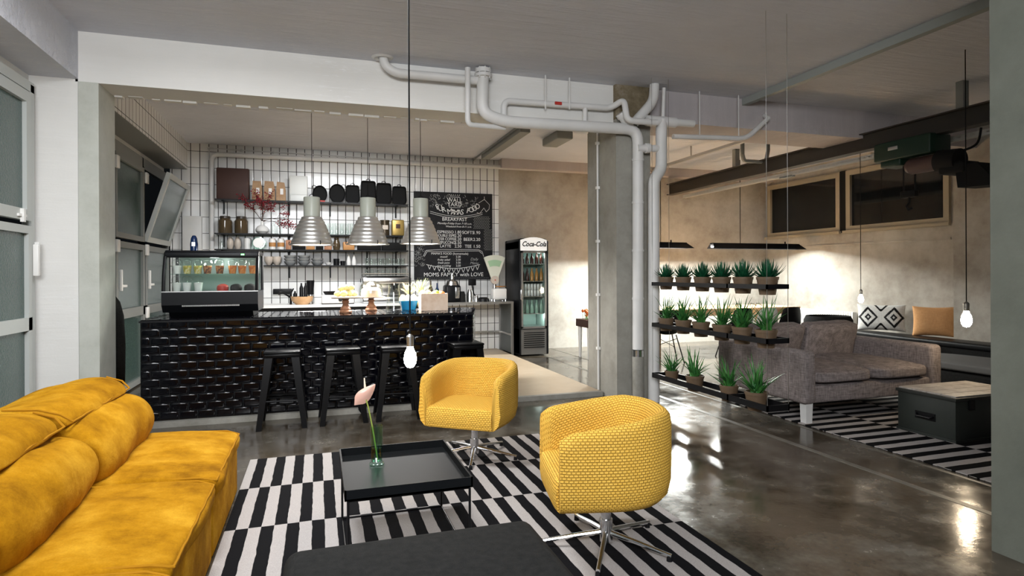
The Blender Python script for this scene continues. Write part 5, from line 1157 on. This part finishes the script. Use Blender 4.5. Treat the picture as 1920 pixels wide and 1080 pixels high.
# trunk
t = thing('old_trunk', 'old dark painted wooden trunk with weathered plank lid on the striped rug', 'trunk', (5.16, 3.675, .011)); hx, hy = .41, .247
b = B(); b.rb(-hx, hx, -hy, hy, 0, .325, .006, 2); b.bx(-hx-.008, hx+.008, -hy-.008, hy+.008, 0, .02); obj('chest', b, mat('dark_green_paint', (.028, .034, .030), .5), t)
b = B(); b.rb(-hx-.012, hx+.012, -hy-.012, hy+.012, .322, .350, .004, 2); ld = obj('lid_frame', b, mat('dark_green_paint_lid', (.03, .033, .03), .5), t)
M_lid = patchy('weathered_lid', [(.28, .24, .21), (.50, .46, .42), (.68, .64, .60)], 6, .45, .3)
for k in range(4): y0 = -hy+.004+k*.1235; b = B(); b.rb(-hx+.01, hx-.01, y0, y0+.119, .346, .362, .003, 1); obj('lid_plank', b, M_lid, ld)
b = B(); b.tube([(-hx-.006, -.07, .17), (-hx-.03, -.06, .155), (-hx-.03, .06, .155), (-hx-.006, .07, .17)], .008, 8); b.bx(-hx-.006, -hx, -.085, .085, .13, .19); obj('handle', b, M_black, t)
for x in (-.25, .25): b = B(); b.rb(x-.03, x+.03, -hy-.02, -hy-.005, .25, .335, .004, 1); obj('latch', b, M_black, t)

# bench, pillows, radiator along the right wall
t = thing('wall_bench', 'long black bench along the right wall under the windows', 'bench', (8.30, 5.6, 0)); b = B(); b.rb(-.25, .14, -2.4, 2.75, .34, .425, .03, 4); obj('bench_top', b, M_black, t); b = B(); b.bx(-.22, .12, -2.35, 2.7, .0, .34); obj('bench_box', b, M_dkcloth, t, False)
t = thing('low_lounge_seat', 'low dark lounge seat with a grey cushion in front of the black bench', 'seat', (7.55, 5.0, .0)); b = B(); b.rb(-.40, .40, -1.3, 1.0, .0, .17, .03, 3); obj('seat_base', b, M_dkcloth, t); b = B(); cushion(b, -.42, .42, -1.3, 1.0, .16, .31, .004, 3, 10); obj('seat_cushion', b, mat('mid_grey_fabric', (.12, .12, .12), .8), t, True, 60)
def pillow(name, label, w_, h, d, m, loc, rx, rz, matfn=None, n=40):
    b = B(); F_ = [[], []]
    for s_ in (0, 1):
        for j in range(n+1):
            row = []
            for i in range(n+1):
                x, z = -1+2*i/n, -1+2*j/n; th = d*((1-abs(x)**3.2)*(1-abs(z)**3.2))**.55+.003; px = x*w_/2*(1-.06*(1-z*z)); pz_ = z*h/2*(1-.08*(1-x*x)); row.append(b.bm.verts.new((px, (-th if s_ == 0 else th), pz_)))
            F_[s_].append(row)
    for s_ in (0, 1):
        for j in range(n):
            for i in range(n):
                b.mi = matfn(-1+2*(i+.5)/n, -1+2*(j+.5)/n) if matfn else 0; R_ = F_[s_]; b.face([R_[j][i], R_[j][i+1], R_[j+1][i+1], R_[j+1][i]])
    b.mi = 0; bd = lambda R_: [R_[0][i] for i in range(n)]+[R_[j][n] for j in range(n)]+[R_[n][n-i] for i in range(n)]+[R_[n-j][0] for j in range(n)]
    A, D = bd(F_[0]), bd(F_[1])
    for i in range(len(A)): b.face([A[i], A[(i+1) % len(A)], D[(i+1) % len(A)], D[i]])
    o = obj(name, b, m, None, True, 80); o.location = loc; o.rotation_euler = (rx, 0, rz); return tag(o, label, 'pillow')
def pat(x, z):
    x *= 1.9; d = abs(abs(x)-abs(z)*1.0)
    if d < .0: return 1
    r = abs(abs(x)-1.05)+abs(z)*1.0
    if r < .10: return 0
    if r < .30: return 1
    if r < .60: return 0
    if r < .84: return 1
    if .42 < abs(z)-abs(x) < .62: return 1
    return 0
M_pw = cloth('white_pillow', (.62, .62, .60), (.80, .80, .78), 90, .3)
pA = atX(1652, 592, 8.32); pillow('patterned_pillow', 'white pillow with bold black diamond pattern on the black bench', .66, .42, .09, [M_pw, M_black], (8.45, pA.y*8.45/8.32, .425+.215), math.radians(-8), math.radians(-90+38), pat, 60)
pB = atX(1750, 594, 8.22); pillow('orange_pillow', 'soft orange crumpled pillow on the black bench', .52, .44, .08, [cloth('orange_linen', (.62, .32, .14), (.74, .42, .20), 150, .3)], (8.52, 6.46, .425+.21), math.radians(-10), math.radians(-90+38))
t = thing('radiator', 'white ribbed radiator below the windows on the right wall', 'radiator', (8.70, 8.57, .12)); b = B()
for k in range(24): y = -.58+k*.05; b.rb(-.05, .05, y-.016, y+.016, .0, .56, .012, 2)
rb_ = obj('ribs', b, M_white2, t); b = B(); b.cyl((0, -.60, .53), (0, .60, .53), .02, n=12); b.cyl((0, -.60, .04), (0, .60, .04), .02, n=12); obj('header_pipe', b, M_white2, t); b = B(); b.cyl((0, -.5, -.12), (0, -.5, 0), .018, n=8); b.cyl((0, .5, -.12), (0, .5, 0), .018, n=8); obj('foot', b, M_white2, t)

# dining table and chairs
t = thing('dining_table', 'long pale oak table with thick square legs under the black lamps', 'table', (6.35, 8.9, .0)); b = B(); b.rb(-1.65, 1.65, -.45, .45, .725, .765, .005, 2); obj('table_top', b, M_wood, t)
b = B(); b.bx(-1.5, 1.5, -.36, -.33, .64, .725); b.bx(-1.5, 1.5, .33, .36, .64, .725); obj('apron', b, M_wood, t, False)
for x in (-1.15, 1.45):
    for y in (-.40, .30): b = B(); b.rb(x-.05, x+.06, y, y+.10, 0, .725, .005, 1); obj('leg', b, M_wood, t)
def shell_chair(m, label, loc, rz):
    t = thing('dining_chair', label, 'chair', loc, rz, 'shell chairs at the dining table'); b = B(); rings = []
    pr = catmull([(-.22, .44, 0), (-.18, .455, 0), (0, .43, 0), (.14, .44, 0), (.20, .52, 0), (.235, .66, 0), (.25, .80, 0)], 4, False)
    for i, p in enumerate(pr):
        s_ = i/(len(pr)-1); w_ = .23 if s_ < .6 else .23*(1-.25*(s_-.6)/.4)**1; side = .10*math.sin(PI*min(1, s_*1.15)) ; row = []
        for j in range(13):
            e = -1+2*j/12; row.append((e*w_, p.x-(.06*abs(e)**2 if s_ > .5 else 0), p.y+side*abs(e)**2.5*(1 if s_ < .6 else .2)-(.04*abs(e)**4 if s_ > .9 else 0)))
        rings.append(row)
    for off_ in (0, .012): b.skin([[b.bm.verts.new((x, y+off_*.6, z-off_)) for x, y, z in r] for r in rings], False, False, False)
    obj('shell', b, m, t, True, 80)
    for sx in (-1, 1):
        for sy in (-1, 1): b = B(); b.cyl((sx*.12, sy*.12, .42), (sx*.22, sy*.21, 0), .009, n=8); obj('leg', b, M_black, t)
    b = B(); b.tube([(-.17, -.165, .2), (.13, .125, .36)], .005, 5); b.tube([(.17, -.165, .2), (-.13, .125, .36)], .005, 5); obj('wire_brace', b, M_black, t); return t
shell_chair(M_black, 'black shell chair at the near side of the oak table, left of two', (atY(1380, 600, 8.1).x, 8.12, 0), PI)
shell_chair(M_black, 'black shell chair at the near side of the oak table, right of two', (atY(1470, 600, 8.1).x, 8.12, 0), PI)
shell_chair(M_white2, 'white shell chair between the two black ones at the oak table', (atY(1425, 600, 8.1).x, 8.10, 0), PI)
shell_chair(M_black, 'black shell chair at the column end of the oak table', (5.10, 8.1, 0), PI*.9)
t = thing('black_armchair', 'black rounded armchair back showing behind the grey sofa', 'armchair', (7.13, 7.0, 0)); t.scale = (.9, .9, 1.10); b = B(); rings = []
for z, r in ((.12, .30), (.25, .34), (.45, .36), (.60, .35), (.655, .32), (.60, .28), (.42, .26), (.40, .0)): rings.append([b.bm.verts.new((max(r, .01)*1.05*math.cos(a), max(r, .01)*math.sin(a), z-(.12 if math.sin(a) < -.6 and z > .45 else 0)*0)) for a in [2*PI*k/40 for k in range(40)]])
b.skin(rings); obj('rounded_shell', b, M_dkcloth, t, True, 50); b = B(); b.cyl((0, 0, 0), (0, 0, .12), .16, .05, 20); obj('base', b, M_black, t)
for k, (u, v) in enumerate(((1383, 566), (1410, 566), (1421, 566))):
    p = atY(u, v, 8.9); t = thing('spectacles' if 0 else 'small_stand', 'small black wire stand on the oak table, %s of three' % ['left', 'middle', 'right'][k], 'stand', (p.x, 8.9, .766), 0, 'wire stands on the oak table'); b = B(); b.tube([(-.05, 0, 0), (-.03, 0, .05), (.05, 0, .03), (.09, 0, .0)], .006, 6); obj('wire', b, M_black, t)
def linlamp(x0, x1, label, cu):
    xm = (x0+x1)/2; t = thing('linear_lamp', label, 'lamp', (xm, 8.95, 1.78), 0, 'black linear lamps over the oak table'); h = (x1-x0)/2
    b = B(); b.hexa([(-h, -.10, 0), (h, -.10, 0), (h, -.092, 0), (-h, -.092, 0), (-h+.03, -.05, .09), (h-.12, -.05, .09), (h-.12, -.04, .09), (-h+.03, -.04, .09)]); b.hexa([(-h, .092, 0), (h, .092, 0), (h, .10, 0), (-h, .10, 0), (-h+.03, .04, .09), (h-.12, .04, .09), (h-.12, .05, .09), (-h+.03, .05, .09)])
    b.bx(-h+.03, h-.12, -.05, .05, .08, .10); b.hexa([(h-.01, -.1, 0), (h, -.1, 0), (h, .1, 0), (h-.01, .1, 0), (h-.13, -.05, .09), (h-.12, -.05, .09), (h-.12, .05, .09), (h-.13, .05, .09)]); obj('shade', b, M_black, t, False)
    b = B(); b.cyl((-h+.02, 0, .035), (h-.06, 0, .035), .014, n=12); obj('tube', b, M_tube, t)
    b = B(); b.cyl((cu-xm, 0, .10), (cu-xm, 0, CZ-1.78), .006, n=6); b.cyl((h-.4, 0, .10), (h-.4, 0, .14), .012, n=6); obj('cord', b, M_blackm, t); return t
xa = atY(1332, 465, 8.95).x; xb = atY(1505, 465, 8.95).x; linlamp(xa, xb, 'long black trough lamp over the oak table, the one nearer the windows', atY(1388, 455, 8.95).x)
xc = atY(1296, 465, 8.95).x; linlamp(xc-1.15, xc, 'long black trough lamp over the oak table, partly hidden by the column', xc-.6)

# planter stand behind the column
t = thing('planter_table', 'narrow white legged table with a dark wooden top box behind the column', 'table', (4.35, 8.85, 0)); b = B(); b.rb(-.33, .40, -.22, .22, .50, .62, .006, 2); obj('wooden_box', b, M_brownb, t)
for x in (-.28, .34):
    for y in (-.18, .16): b = B(); b.cyl((x, y, .50), (x, y, 0), .035, .022, 10); obj('leg', b, M_white2, t)
t = thing('potted_flowers', 'small red and orange flowers in the dark box behind the column', 'flowers', (4.35, 8.85, .62)); random.seed(9); b = B(); fb = B()
for k in range(30):
    x, y = random.uniform(-.29, .30), random.uniform(-.15, .12); h = random.uniform(.06, .15); b.cyl((x, y, .0), (x+random.uniform(-.02, .02), y, h), .004, n=4); fb.ball((x, y, h), random.uniform(.018, .03), 8, 6)
obj('stems', b, M_leaf, t); o = obj('blossoms', fb, M_orange, t); o['kind'] = 'stuff'
shell_chair(M_white2, 'white shell chair at the planter table behind the column', (4.62, 8.25, 0), 2.6)
#NEXT
